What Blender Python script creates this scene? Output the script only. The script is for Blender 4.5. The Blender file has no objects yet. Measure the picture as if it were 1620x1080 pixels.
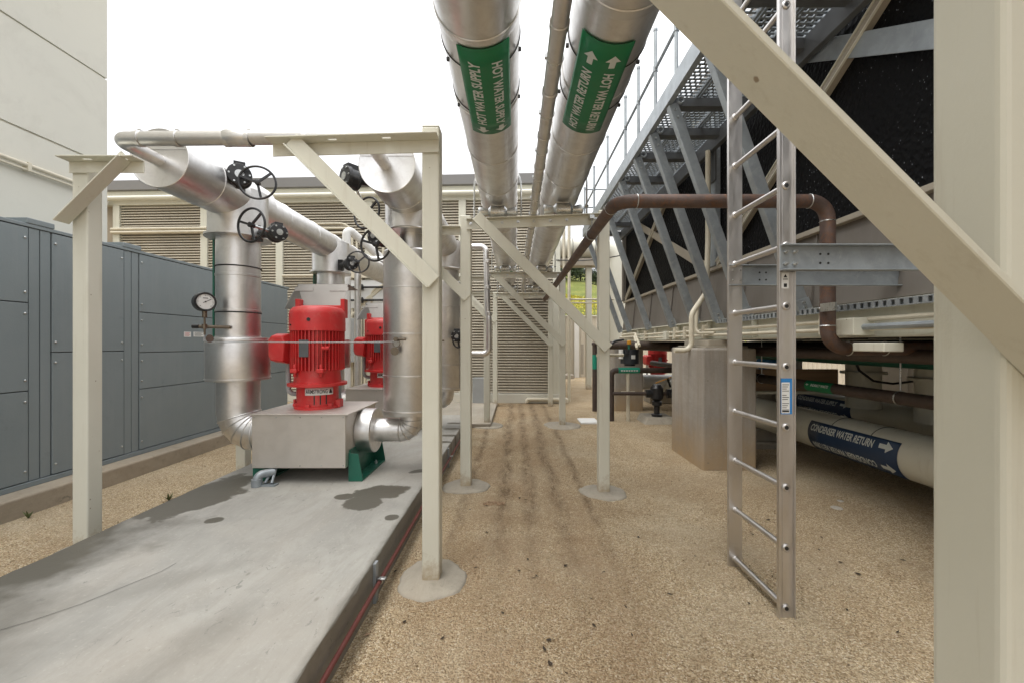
import bpy, bmesh, math, random
from mathutils import Vector as V, Matrix
R = math.radians
random.seed(7)
scene = bpy.context.scene
COL = scene.collection
ORG = {}
CAMZ, F, VX, VY = 1.38, 650.0, 815.0, 543.0

def P(px, py, d):
    return V(((px - VX) / F * d, d, CAMZ - (py - VY) / F * d))

# ---------------------------------------------------------------- mesh builder
class MB:
    def __init__(s):
        s.v = []; s.f = []; s.sm = []; s.xf = None
    def add(s, vs, fs, smooth=False):
        n = len(s.v)
        s.v += [V(p) for p in vs]
        for f in fs:
            s.f.append([i + n for i in f]); s.sm.append(smooth)
        return s
    def box(s, a, b):
        x0, x1 = sorted((a[0], b[0])); y0, y1 = sorted((a[1], b[1])); z0, z1 = sorted((a[2], b[2]))
        vs = [(x0,y0,z0),(x1,y0,z0),(x1,y1,z0),(x0,y1,z0),(x0,y0,z1),(x1,y0,z1),(x1,y1,z1),(x0,y1,z1)]
        return s.add(vs, [(0,3,2,1),(4,5,6,7),(0,1,5,4),(1,2,6,5),(2,3,7,6),(3,0,4,7)])
    def sweepbox(s, p, q, u, w, u0, u1, w0, w1):
        # box from p to q, cross-section u in [u0,u1] w in [w0,w1]
        p, q, u, w = V(p), V(q), V(u).normalized(), V(w).normalized()
        vs = []
        for c in (p, q):
            for a, b in ((u0,w0),(u1,w0),(u1,w1),(u0,w1)):
                vs.append(c + u*a + w*b)
        return s.add(vs, [(0,1,2,3),(7,6,5,4),(0,4,5,1),(1,5,6,2),(2,6,7,3),(3,7,4,0)])
    def bar(s, p, q, a, b, up=(0,0,1)):
        p, q = V(p), V(q); t = (q-p).normalized(); up = V(up)
        u = t.cross(up)
        if u.length < 1e-4: u = t.cross(V((1,0,0)))
        u.normalize(); w = u.cross(t).normalized()
        return s.sweepbox(p, q, u, w, -a/2, a/2, -b/2, b/2)
    def ring(s, c, u, w, r, n):
        return [c + u*(r*math.cos(2*math.pi*i/n)) + w*(r*math.sin(2*math.pi*i/n)) for i in range(n)]
    def rings(s, rs, closed_ends=True, smooth=True):
        n = len(rs[0]); vs = [p for r in rs for p in r]; fs = []
        for k in range(len(rs)-1):
            for i in range(n):
                j = (i+1) % n
                fs.append((k*n+i, k*n+j, (k+1)*n+j, (k+1)*n+i))
        b = len(s.v)
        s.add(vs, fs, smooth)
        if closed_ends:
            s.f.append([b+i for i in range(n)][::-1]); s.sm.append(False)
            m = (len(rs)-1)*n
            s.f.append([b+m+i for i in range(n)]); s.sm.append(False)
        return s
    def frame(s, t):
        t = t.normalized()
        a = V((0,0,1)) if abs(t.z) < .9 else V((1,0,0))
        u = t.cross(a).normalized(); w = t.cross(u).normalized()
        return u, w
    def cyl(s, p, q, r, n=24, r2=None, caps=True):
        p, q = V(p), V(q); u, w = s.frame(q-p)
        return s.rings([s.ring(p,u,w,r,n), s.ring(q,u,w,r if r2 is None else r2,n)], caps)
    def lathe(s, o, axis, prof, n=32, caps=True):
        o, axis = V(o), V(axis).normalized(); u, w = s.frame(axis)
        return s.rings([s.ring(o+axis*t, u, w, max(r,1e-4), n) for r, t in prof], caps)
    def tube(s, pts, r, n=16, caps=True):
        pts = [V(p) for p in pts]; rs = []
        t0 = (pts[1]-pts[0]).normalized(); u, w = s.frame(t0)
        for i, p in enumerate(pts):
            if i == 0: t = t0
            elif i == len(pts)-1: t = (pts[i]-pts[i-1]).normalized()
            else: t = ((pts[i]-pts[i-1]).normalized() + (pts[i+1]-pts[i]).normalized()).normalized()
            u = (u - t*u.dot(t)).normalized(); w = t.cross(u)
            k = 1.0
            rs.append(s.ring(p, u, w, r*k, n))
        return s.rings(rs, caps)
    def torus(s, c, axis, R_, r, n=40, m=8):
        c, axis = V(c), V(axis).normalized(); u, w = s.frame(axis); vs = []; fs = []
        for i in range(n):
            a = 2*math.pi*i/n; d = u*math.cos(a)+w*math.sin(a)
            for j in range(m):
                b = 2*math.pi*j/m
                vs.append(c + d*(R_+r*math.cos(b)) + axis*(r*math.sin(b)))
        for i in range(n):
            for j in range(m):
                fs.append((i*m+j, ((i+1)%n)*m+j, ((i+1)%n)*m+(j+1)%m, i*m+(j+1)%m))
        return s.add(vs, fs, True)
    def prism(s, pts, ext):
        pts = [V(p) for p in pts]; ext = V(ext); n = len(pts)
        vs = pts + [p+ext for p in pts]
        fs = [tuple(range(n))[::-1], tuple(range(n, 2*n))] + [(i,(i+1)%n,(i+1)%n+n,i+n) for i in range(n)]
        return s.add(vs, fs)
    def patch(s, fn, us, vs_, smooth=True, thick=None):
        # grid patch fn(u,v)->point ; optional second skin fn2
        nu, nv = len(us), len(vs_)
        s.add([fn(u, v) for u in us for v in vs_], [(i*nv+j,(i+1)*nv+j,(i+1)*nv+j+1,i*nv+j+1) for i in range(nu-1) for j in range(nv-1)], smooth)
        return s
    def build(s, name, mat, parent=None, bevel=0.0, seg=2, sharp=32):
        vs = s.v if s.xf is None else [s.xf(p) for p in s.v]
        if parent is not None: org = ORG[parent.name]
        else:
            mn = [min(p[i] for p in vs) for i in range(3)]; mx = [max(p[i] for p in vs) for i in range(3)]
            org = V(((mn[0]+mx[0])/2, (mn[1]+mx[1])/2, mn[2]))
        me = bpy.data.meshes.new(name)
        me.from_pydata([p-org for p in vs], [], s.f)
        me.polygons.foreach_set('use_smooth', s.sm)
        me.update()
        bm = bmesh.new(); bm.from_mesh(me); bmesh.ops.recalc_face_normals(bm, faces=bm.faces); bm.to_mesh(me); bm.free()
        if any(s.sm): me.set_sharp_from_angle(angle=R(sharp))
        me.materials.append(mat)
        o = bpy.data.objects.new(name, me); COL.objects.link(o)
        ORG[o.name] = org
        if parent is not None: o.parent = parent
        else: o.location = org
        if bevel > 0:
            m = o.modifiers.new('bevel', 'BEVEL'); m.width = bevel; m.segments = seg; m.limit_method = 'ANGLE'; m.angle_limit = R(40); m.harden_normals = False
        return o

def build_pieces(mb, name, mat, parent, bevel=0.0, seg=2):
    n = len(mb.v); par = list(range(n))
    def find(i):
        while par[i] != i: par[i] = par[par[i]]; i = par[i]
        return i
    for f in mb.f:
        r0 = find(f[0])
        for i in f[1:]: par[find(i)] = r0
    isl = {}
    for i in range(n): isl.setdefault(find(i), []).append(i)
    keys = list(isl); bx = {}
    for k in keys:
        ps = [mb.v[i] for i in isl[k]]; bx[k] = ([min(p[j] for p in ps) for j in range(3)], [max(p[j] for p in ps) for j in range(3)])
    for x in range(len(keys)):
        for y in range(x):
            A_, B_ = bx[keys[x]], bx[keys[y]]
            if all(A_[0][j]-.004 <= B_[1][j] and B_[0][j]-.004 <= A_[1][j] for j in range(3)): par[find(keys[x])] = find(keys[y])
    groups = {}
    for fi, f in enumerate(mb.f): groups.setdefault(find(f[0]), []).append(fi)
    out = []
    for g in groups.values():
        m = MB(); mp = {}; m.xf = mb.xf
        for fi in g:
            nf = []
            for i in mb.f[fi]:
                if i not in mp: mp[i] = len(m.v); m.v.append(mb.v[i])
                nf.append(mp[i])
            m.f.append(nf); m.sm.append(mb.sm[fi])
        out.append(m.build(name, mat, parent, bevel, seg))
    return out

def tag(o, label, cat, group=None, kind=None):
    if label: o['label'] = label
    if cat: o['category'] = cat
    if group: o['group'] = group
    if kind: o['kind'] = kind
    return o
def thing(name, loc, label, cat, group=None):
    o = bpy.data.objects.new(name, None); COL.objects.link(o)
    o.location = loc; o.empty_display_size = .1; ORG[o.name] = V(loc)
    return tag(o, label, cat, group)
def struct(o):
    o['kind'] = 'structure'; return o
def copy_tree(o, parent=None):
    c = o.copy(); COL.objects.link(c); ORG[c.name] = ORG[o.name].copy()
    if parent is not None: c.parent = parent
    for ch in list(o.children): copy_tree(ch, c)
    return c

def fillet(pts, rad, n=8):
    pts = [V(p) for p in pts]; out = [pts[0]]
    for i in range(1, len(pts)-1):
        a, b, c = pts[i-1], pts[i], pts[i+1]
        d1 = (a-b).normalized(); d2 = (c-b).normalized()
        ang = d1.angle(d2); t = min(rad/math.tan(ang/2), (a-b).length*.49, (c-b).length*.49); r = t*math.tan(ang/2)
        if ang > math.pi-1e-3: out.append(b); continue
        cen = b + (d1+d2).normalized()*(r/math.sin(ang/2))
        s0 = b+d1*t-cen; s1 = b+d2*t-cen
        tot = s0.angle(s1); ax = s0.cross(s1).normalized()
        for k in range(n+1):
            out.append(cen + Matrix.Rotation(tot*k/n, 3, ax) @ s0)
    out.append(pts[-1]); return out

# text -> list of (verts2d, faces)
def text2d(txt, bold=.012, shear=0.0):
    cu = bpy.data.curves.new('lettering', 'FONT'); cu.body = txt; cu.size = 1; cu.offset = bold; cu.resolution_u = 3; cu.shear = shear
    ob = bpy.data.objects.new('lettering', cu); COL.objects.link(ob)
    dg = bpy.context.evaluated_depsgraph_get(); dg.update()
    me = bpy.data.meshes.new_from_object(ob.evaluated_get(dg))
    bpy.data.objects.remove(ob); bpy.data.curves.remove(cu)
    return me
def letter_mesh(items, cuts=6, bold=.030):
    """items: (text|'ARROW', x0, y0, width, height, shear) -> bmesh of flat lettering in uv space"""
    bm = bmesh.new()
    for txt, x0, y0, w, h, sh in items:
        if txt.startswith('ARROW'):
            a = [(0,.3),(.5,.3),(.5,0),(1,.5),(.5,1),(.5,.7),(0,.7)]
            if txt.endswith('L'): a = [(1-x, y) for x, y in a][::-1]
            vs = [bm.verts.new((x0+x*w, y0+y*h, 0)) for x, y in a]
            bm.faces.new([vs[i] for i in (0,1,5,6)]); bm.faces.new([vs[i] for i in (2,3,4,5,1)]); continue
        me = text2d(txt, bold, sh)
        xs = [v.co.x for v in me.vertices]; ys = [v.co.y for v in me.vertices]
        mnx, mxx, mny, mxy = min(xs), max(xs), min(ys), max(ys)
        for v in me.vertices:
            v.co = ((v.co.x-mnx)/(mxx-mnx)*w+x0, (v.co.y-mny)/(mxy-mny)*h+y0, 0)
        bm.from_mesh(me); bpy.data.meshes.remove(me)
    if cuts:
        ys = [v.co.y for v in bm.verts]; y0, y1 = min(ys), max(ys)
        for k in range(1, cuts):
            bmesh.ops.bisect_plane(bm, geom=bm.verts[:]+bm.edges[:]+bm.faces[:], plane_co=(0, y0+(y1-y0)*k/cuts, 0), plane_no=(0,1,0))
    return bm
def add_letters(mb, bm, fn):
    bm.verts.index_update()
    mb.add([fn(v.co.x, v.co.y) for v in bm.verts], [tuple(v.index for v in f.verts) for f in bm.faces]); bm.free()

# ---------------------------------------------------------------- materials
class NT:
    def __init__(s, m):
        s.t = m.node_tree; s.n = s.t.nodes
    def new(s, ty, **kw):
        x = s.n.new(ty)
        for k, v in kw.items():
            if k.startswith('i_'): x.inputs[k[2:].replace('_', ' ')].default_value = v
            else: setattr(x, k, v)
        return x
    def link(s, a, b): s.t.links.new(a, b)
    def math(s, op, a, b=None, clamp=False):
        x = s.new('ShaderNodeMath', operation=op); x.use_clamp = clamp
        for i, q in enumerate((a, b)):
            if q is None: continue
            if isinstance(q, (int, float)): x.inputs[i].default_value = q
            else: s.link(q, x.inputs[i])
        return x.outputs[0]
    def noise(s, vec, scale, detail=4, rough=.6, dist=0):
        x = s.new('ShaderNodeTexNoise'); x.inputs['Scale'].default_value = scale; x.inputs['Detail'].default_value = detail
        x.inputs['Roughness'].default_value = rough; x.inputs['Distortion'].default_value = dist
        s.link(vec, x.inputs['Vector']); return x
    def ramp(s, fac, stops):
        x = s.new('ShaderNodeValToRGB'); el = x.color_ramp.elements
        while len(el) < len(stops): el.new(.5)
        for e, (p, c) in zip(el, stops):
            e.position = p; e.color = (c, c, c, 1) if isinstance(c, (int, float)) else (*c, 1)
        s.link(fac, x.inputs[0]); return x.outputs[0]
    def mix(s, fac, a, b, mode='MIX'):
        x = s.new('ShaderNodeMix', data_type='RGBA', blend_type=mode)
        for i, q in ((0, fac), (6, a), (7, b)):
            if isinstance(q, (int, float)): x.inputs[i].default_value = q
            elif isinstance(q, tuple): x.inputs[i].default_value = (*q, 1)
            else: s.link(q, x.inputs[i])
        return x.outputs[2]
    def scale(s, vec, sc):
        x = s.new('ShaderNodeVectorMath', operation='MULTIPLY'); x.inputs[1].default_value = sc; s.link(vec, x.inputs[0]); return x.outputs[0]

def base_mat(name):
    m = bpy.data.materials.new(name); m.use_nodes = True
    t = NT(m); b = t.n['Principled BSDF']
    return m, t, b
def coords(t, which='Object'):
    return t.new('ShaderNodeTexCoord').outputs[which]
def bump(t, b, h, strength, dist=.01):
    x = t.new('ShaderNodeBump'); x.inputs['Strength'].default_value = strength; x.inputs['Distance'].default_value = dist
    t.link(h, x.inputs['Height']); t.link(x.outputs[0], b.inputs['Normal']); return x
def mat(name, c, rough=.5, metal=0.0, var=.12, sc=3.0, bmp=.05, bsc=60, dirt=None, dirt_amt=.0, stretch=(1,1,1), rvar=.1, spec=.5):
    m, t, b = base_mat(name); co = t.scale(coords(t), stretch)
    n = t.noise(co, sc, 6, .65)
    lo = tuple(max(0, x*(1-var)) for x in c); hi = tuple(min(1, x*(1+var)) for x in c)
    col = t.ramp(n.outputs[0], [(.3, lo), (.7, hi)])
    if dirt:
        d = t.ramp(t.noise(co, sc*1.7+.3, 8, .75, .6).outputs[0], [(.5, 0), (.72, 1)])
        col = t.mix(t.math('MULTIPLY', d, dirt_amt), col, dirt)
    t.link(col, b.inputs['Base Color'])
    b.inputs['Metallic'].default_value = metal; b.inputs['Specular IOR Level'].default_value = spec
    n2 = t.noise(co, sc*4, 5)
    t.link(t.ramp(n2.outputs[0], [(.3, max(.03, rough-rvar)), (.7, min(1, rough+rvar))]), b.inputs['Roughness'])
    if bmp: bump(t, b, t.noise(co, bsc, 4).outputs[0], bmp)
    return m

M = {}
M['cream'] = mat('cream paint on steel', (.61,.575,.475), .42, 0, .04, 1.2, .035, 130, (.44,.39,.30), .25)
M['cream_wall'] = mat('beige wall paint', (.65,.635,.56), .75, 0, .05, .5, .06, 40, (.50,.48,.42), .5)
M['cream_conduit'] = mat('cream painted conduit', (.63,.58,.46), .45, 0, .06, 4, .03, 100, (.40,.33,.22), .3)
M['galv'] = mat('galvanised steel', (.32,.35,.37), .46, .5, .18, 7, .05, 90, (.48,.51,.53), .5, rvar=.12)
M['galv_dark'] = mat('dark galvanised steel', (.15,.157,.163), .5, .6, .2, 6, .05, 70)
M['zinc'] = mat('zinc plated steel', (.55,.56,.55), .32, .95, .15, 12, .04, 120)
M['sheet'] = mat('stainless sheet', (.66,.62,.57), .58, 1, .07, 2.2, .03, 40, (.50,.46,.40), .3, rvar=.08)
M['hood'] = mat('dull galvanised hood', (.40,.385,.36), .55, .8, .1, 3, .03, 50, (.30,.28,.26), .4)
M['red'] = mat('red enamel', (.54,.028,.028), .42, 0, .14, 6, .07, 70, (.50,.14,.11), .55)
M['green'] = mat('green enamel', (.012,.115,.075), .4, 0, .15, 6, .03, 70)
M['black'] = mat('black enamel', (.018,.018,.019), .38, 0, .25, 9, .03, 80)
M['rubber'] = mat('black tie', (.02,.02,.02), .6, 0, .1, 9, 0)
def encl():
    m, t, b = base_mat('blue grey powder coat'); co = coords(t)
    n = t.noise(co, .9, 5, .6); col = t.ramp(n.outputs[0], [(.3, (.190,.222,.232)), (.7, (.226,.258,.268))])
    st = t.noise(t.scale(co, (1,1,.05)), 9, 7, .7)
    col = t.mix(t.ramp(st.outputs[0], [(.5, 0), (.75, .5)]), col, (.25,.275,.28))
    sp = t.noise(co, 6, 8, .75); col = t.mix(t.ramp(sp.outputs[0], [(.60, 0), (.78, .5)]), col, (.145,.165,.17))
    t.link(col, b.inputs['Base Color']); t.link(t.ramp(sp.outputs[0], [(.3, .40), (.7, .58)]), b.inputs['Roughness'])
    bump(t, b, t.math('ADD', t.math('MULTIPLY', t.noise(co, 1.7, 2).outputs[0], 6), t.noise(co, 70, 3).outputs[0]), .08, .01); return m
M['enclosure'] = encl()
M['enclosure_seam'] = mat('dark seam', (.11,.125,.13), .7, 0, .1, 5, 0)
M['rust'] = mat('rusty pipe', (.105,.070,.058), .60, .1, .35, 9, .25, 90, (.22,.085,.025), .7)
M['brown'] = mat('brown coated pipe', (.060,.042,.034), .55, 0, .3, 8, .08, 60, (.12,.09,.07), .5)
M['maroon'] = mat('red copper line', (.125,.034,.028), .5, 0, .2, 8, .05, 80, (.09,.04,.03), .6)
M['signgreen'] = mat('green vinyl', (.004,.165,.062), .38, 0, .05, 4, 0)
M['teal'] = mat('teal vinyl', (.01,.26,.17), .4, 0, .05, 4, 0)
M['navy'] = mat('navy vinyl', (.018,.045,.105), .4, 0, .06, 4, 0)
M['white_ink'] = mat('white ink', (.62,.66,.64), .5, 0, .06, 20, 0)
M['white'] = mat('white label', (.74,.74,.72), .5, 0, .03, 6, 0)
M['blue'] = mat('blue label', (.03,.22,.55), .45, 0, .05, 6, 0)
M['black_ink'] = mat('black ink', (.02,.02,.02), .5, 0, .05, 6, 0)
M['aluminium'] = mat('ladder aluminium', (.66,.64,.62), .40, 1, .07, 6, .02, 150, (.45,.42,.40), .25, stretch=(1,1,.25))
M['louver'] = mat('louver paint', (.54,.49,.395), .55, 0, .07, 1.5, .02, 60, (.43,.36,.26), .5, stretch=(1,1,.12))
M['louver_dark'] = mat('louver cavity', (.31,.265,.20), .9, 0, .1, 2, 0)
M['fascia'] = mat('grey fascia', (.20,.195,.19), .6, 0, .06, 1, .02, 40)
M['frp'] = mat('grey basin panel', (.185,.167,.146), .55, .1, .16, 1.8, .04, 40, (.15,.125,.10), .7, stretch=(1,1,.25))
M['brace'] = mat('tan pultruded brace', (.36,.32,.255), .5, 0, .1, 5, .03, 60)
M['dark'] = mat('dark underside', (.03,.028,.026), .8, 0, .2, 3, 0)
M['brass'] = mat('weathered brass', (.17,.14,.105), .45, .8, .2, 20, .05, 80)
M['wood'] = mat('weathered board', (.30,.20,.12), .8, 0, .25, 3, .1, 40, stretch=(.2,4,4))
M['leaf'] = mat('dry leaf', (.045,.030,.018), .8, 0, .4, 20, 0)
M['grey_pvc'] = mat('grey plastic', (.33,.34,.34), .4, 0, .08, 5, 0)
M['motor_dark'] = mat('charcoal enamel', (.035,.040,.048), .42, 0, .12, 6, .03, 60)
M['white_pipe'] = mat('white jacket', (.70,.69,.66), .4, 0, .05, 4, .04, 40)
M['yellow'] = mat('yellow lever', (.55,.26,.02), .5, 0, .1, 6, 0)
M['fence'] = mat('beige fence sheet', (.50,.455,.37), .6, 0, .05, 1, .02, 30)
M['scrap'] = mat('dirty paper', (.42,.38,.32), .8, 0, .2, 20, 0)
M['weed'] = mat('weed leaf', (.10,.12,.04), .7, 0, .3, 20, 0)

def cream():
    m, t, b = base_mat('cream paint on steel'); co = coords(t)
    n = t.noise(co, 1.2, 5, .6)
    col = t.ramp(n.outputs[0], [(.3, (.625,.612,.515)), (.7, (.685,.672,.578))])
    st = t.noise(t.scale(co, (1,1,.06)), 26, 6, .7)
    col = t.mix(t.ramp(st.outputs[0], [(.55, 0), (.78, .38)]), col, (.42,.37,.27))
    v = t.new('ShaderNodeTexVoronoi'); v.inputs['Scale'].default_value = 17; t.link(co, v.inputs['Vector'])
    s = t.new('ShaderNodeSeparateColor'); t.link(v.outputs['Color'], s.inputs[0])
    jag = t.math('ADD', v.outputs['Distance'], t.math('MULTIPLY', t.noise(co, 120, 3).outputs[0], .10))
    chip = t.math('MULTIPLY', t.ramp(jag, [(.10, 1), (.14, 0)]), t.ramp(s.outputs[0], [(.84, 0), (.88, .9)]))
    col = t.mix(chip, col, (.26,.19,.12))
    sep = t.new('ShaderNodeSeparateXYZ'); t.link(t.new('ShaderNodeNewGeometry').outputs['Position'], sep.inputs[0])
    mud = t.math('ADD', sep.outputs[2], t.math('MULTIPLY', t.math('SUBTRACT', t.noise(co, 16, 6, .75).outputs[0], .5), .45))
    col = t.mix(t.ramp(mud, [(.02, .75), (.16, 0)]), col, (.36,.26,.15))
    t.link(col, b.inputs['Base Color'])
    t.link(t.ramp(t.noise(co, 5, 5).outputs[0], [(.3, .36), (.7, .52)]), b.inputs['Roughness'])
    h = t.math('ADD', t.noise(co, 130, 3).outputs[0], t.math('MULTIPLY', t.noise(co, 3, 3).outputs[0], 1.5))
    bump(t, b, h, .06, .01); return m
M['cream'] = cream()
def jacket():
    m, t, b = base_mat('aluminium jacketing'); co = coords(t)
    n1 = t.noise(co, 1.6, 5, .6); n2 = t.noise(t.scale(co, (1,1,.12)), 60, 3); n3 = t.noise(co, 9, 6, .7, .4)
    t.link(t.mix(t.ramp(n3.outputs[0], [(.45, 0), (.75, .45)]), t.ramp(n1.outputs[0], [(.3, (.68,.665,.645)), (.7, (.78,.77,.755))]), (.47,.44,.41)), b.inputs['Base Color'])
    b.inputs['Metallic'].default_value = 1
    t.link(t.ramp(n3.outputs[0], [(.3, .31), (.7, .46)]), b.inputs['Roughness'])
    h = t.math('ADD', t.math('MULTIPLY', n1.outputs[0], 1.0), t.math('MULTIPLY', n2.outputs[0], .04))
    bump(t, b, h, .22, .02)
    return m
M['jacket'] = jacket()

def gravel(pebble=False):
    m, t, b = base_mat('crushed tan gravel'); co = coords(t, 'Object')
    v1 = t.new('ShaderNodeTexVoronoi'); v1.inputs['Scale'].default_value = 165; t.link(co, v1.inputs['Vector'])
    v2 = t.new('ShaderNodeTexVoronoi'); v2.inputs['Scale'].default_value = 85; t.link(co, v2.inputs['Vector'])
    sx = t.new('ShaderNodeSeparateColor'); t.link(v1.outputs['Color'], sx.inputs[0])
    sy = t.new('ShaderNodeSeparateColor'); t.link(v2.outputs['Color'], sy.inputs[0])
    st = t.ramp(sx.outputs[0], [(0, (.15,.10,.055)), (.22, (.35,.252,.145)), (.55, (.53,.405,.25)), (.85, (.73,.60,.41)), (1, (.87,.78,.62))])
    st2 = t.ramp(sy.outputs[1], [(0, (.21,.145,.078)), (.5, (.45,.34,.205)), (1, (.62,.505,.335))])
    col = t.mix(.25, st, st2)
    pale = t.ramp(t.noise(co, 1.1, 5, .6, .4).outputs[0], [(.45, 0), (.7, .55)])
    col = t.mix(pale, col, (.55,.47,.34))
    big = t.noise(co, .55, 7, .62, .3)
    dirt = t.ramp(t.noise(co, .8, 9, .7, .8).outputs[0], [(.42, 0), (.62, 1)])
    # fine dirt matrix
    fine = t.noise(co, 26, 6, .8)
    col = t.mix(t.math('MULTIPLY', dirt, t.ramp(fine.outputs[0], [(.35, .15), (.7, .8)])), col, (.27,.185,.105))
    # broad reddish earth along the trodden alley, softer wheel lines inside it
    sep = t.new('ShaderNodeSeparateXYZ'); t.link(co, sep.inputs[0])
    wob = t.math('MULTIPLY', t.math('SUBTRACT', t.noise(t.scale(co, (1,.5,1)), 1.1, 3).outputs[0], .5), .22)
    x = t.math('ADD', sep.outputs[0], wob)
    wide = t.math('SUBTRACT', 1, t.math('DIVIDE', t.math('ABSOLUTE', t.math('SUBTRACT', x, .12)), .85), True)
    wide = t.math('MULTIPLY', t.ramp(wide, [(.05, 0), (.55, 1)]), t.ramp(t.noise(t.scale(co, (1.6,.7,1)), 1.7, 8, .7, .6).outputs[0], [(.34, 0), (.60, 1)]))
    col = t.mix(t.math('MULTIPLY', wide, t.ramp(t.noise(co, 40, 5, .8).outputs[0], [(.3, .2), (.7, .6)])), col, (.325,.21,.12))
    breakup = t.ramp(t.noise(t.scale(co, (5,1.6,1)), 2.2, 8, .78).outputs[0], [(.38, 0), (.62, 1)])
    far = t.ramp(t.math('MULTIPLY', sep.outputs[1], .1), [(.18, .0), (.40, 1), (1, .8)])
    tot = None
    for cx, w in ((-.10,.10),(.13,.08),(.36,.09),(-.45,.07),(.62,.06)):
        g = t.ramp(t.math('SUBTRACT', 1, t.math('DIVIDE', t.math('ABSOLUTE', t.math('SUBTRACT', x, cx)), w), True), [(0, 0), (.8, 1)])
        tot = g if tot is None else t.math('MAXIMUM', tot, g)
    rut = t.math('MULTIPLY', t.math('MULTIPLY', tot, breakup), far)
    col = t.mix(t.math('MULTIPLY', rut, .8), col, (.12,.078,.045))
    # scattered dark specks
    v3 = t.new('ShaderNodeTexVoronoi'); v3.inputs['Scale'].default_value = 16; t.link(co, v3.inputs['Vector'])
    sp = t.ramp(v3.outputs['Distance'], [(.06, 1), (.10, 0)])
    s3 = t.new('ShaderNodeSeparateColor'); t.link(v3.outputs['Color'], s3.inputs[0])
    sp = t.math('MULTIPLY', sp, t.ramp(s3.outputs[0], [(.72, 0), (.78, 1)]))
    col = t.mix(t.math('MULTIPLY', sp, .75), col, (.07,.045,.028))
    # smoother compacted earth further under the tower
    comp = t.ramp(t.noise(co, .9, 5, .6).outputs[0], [(.5, 0), (.6, 1)])
    t.link(col, b.inputs['Base Color']); b.inputs['Roughness'].default_value = .92; b.inputs['Specular IOR Level'].default_value = .2
    h = t.math('SUBTRACT', 1, v1.outputs['Distance']); h2 = t.math('SUBTRACT', 1, v2.outputs['Distance'])
    hh = t.math('ADD', t.math('MULTIPLY', h, .5), t.math('MULTIPLY', h2, .8))
    hh = t.math('ADD', hh, t.math('MULTIPLY', t.noise(co, 3.2, 5, .6).outputs[0], 2.2))
    bump(t, b, hh, 1.0, .014)
    return m
M['gravel'] = gravel()

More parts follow.
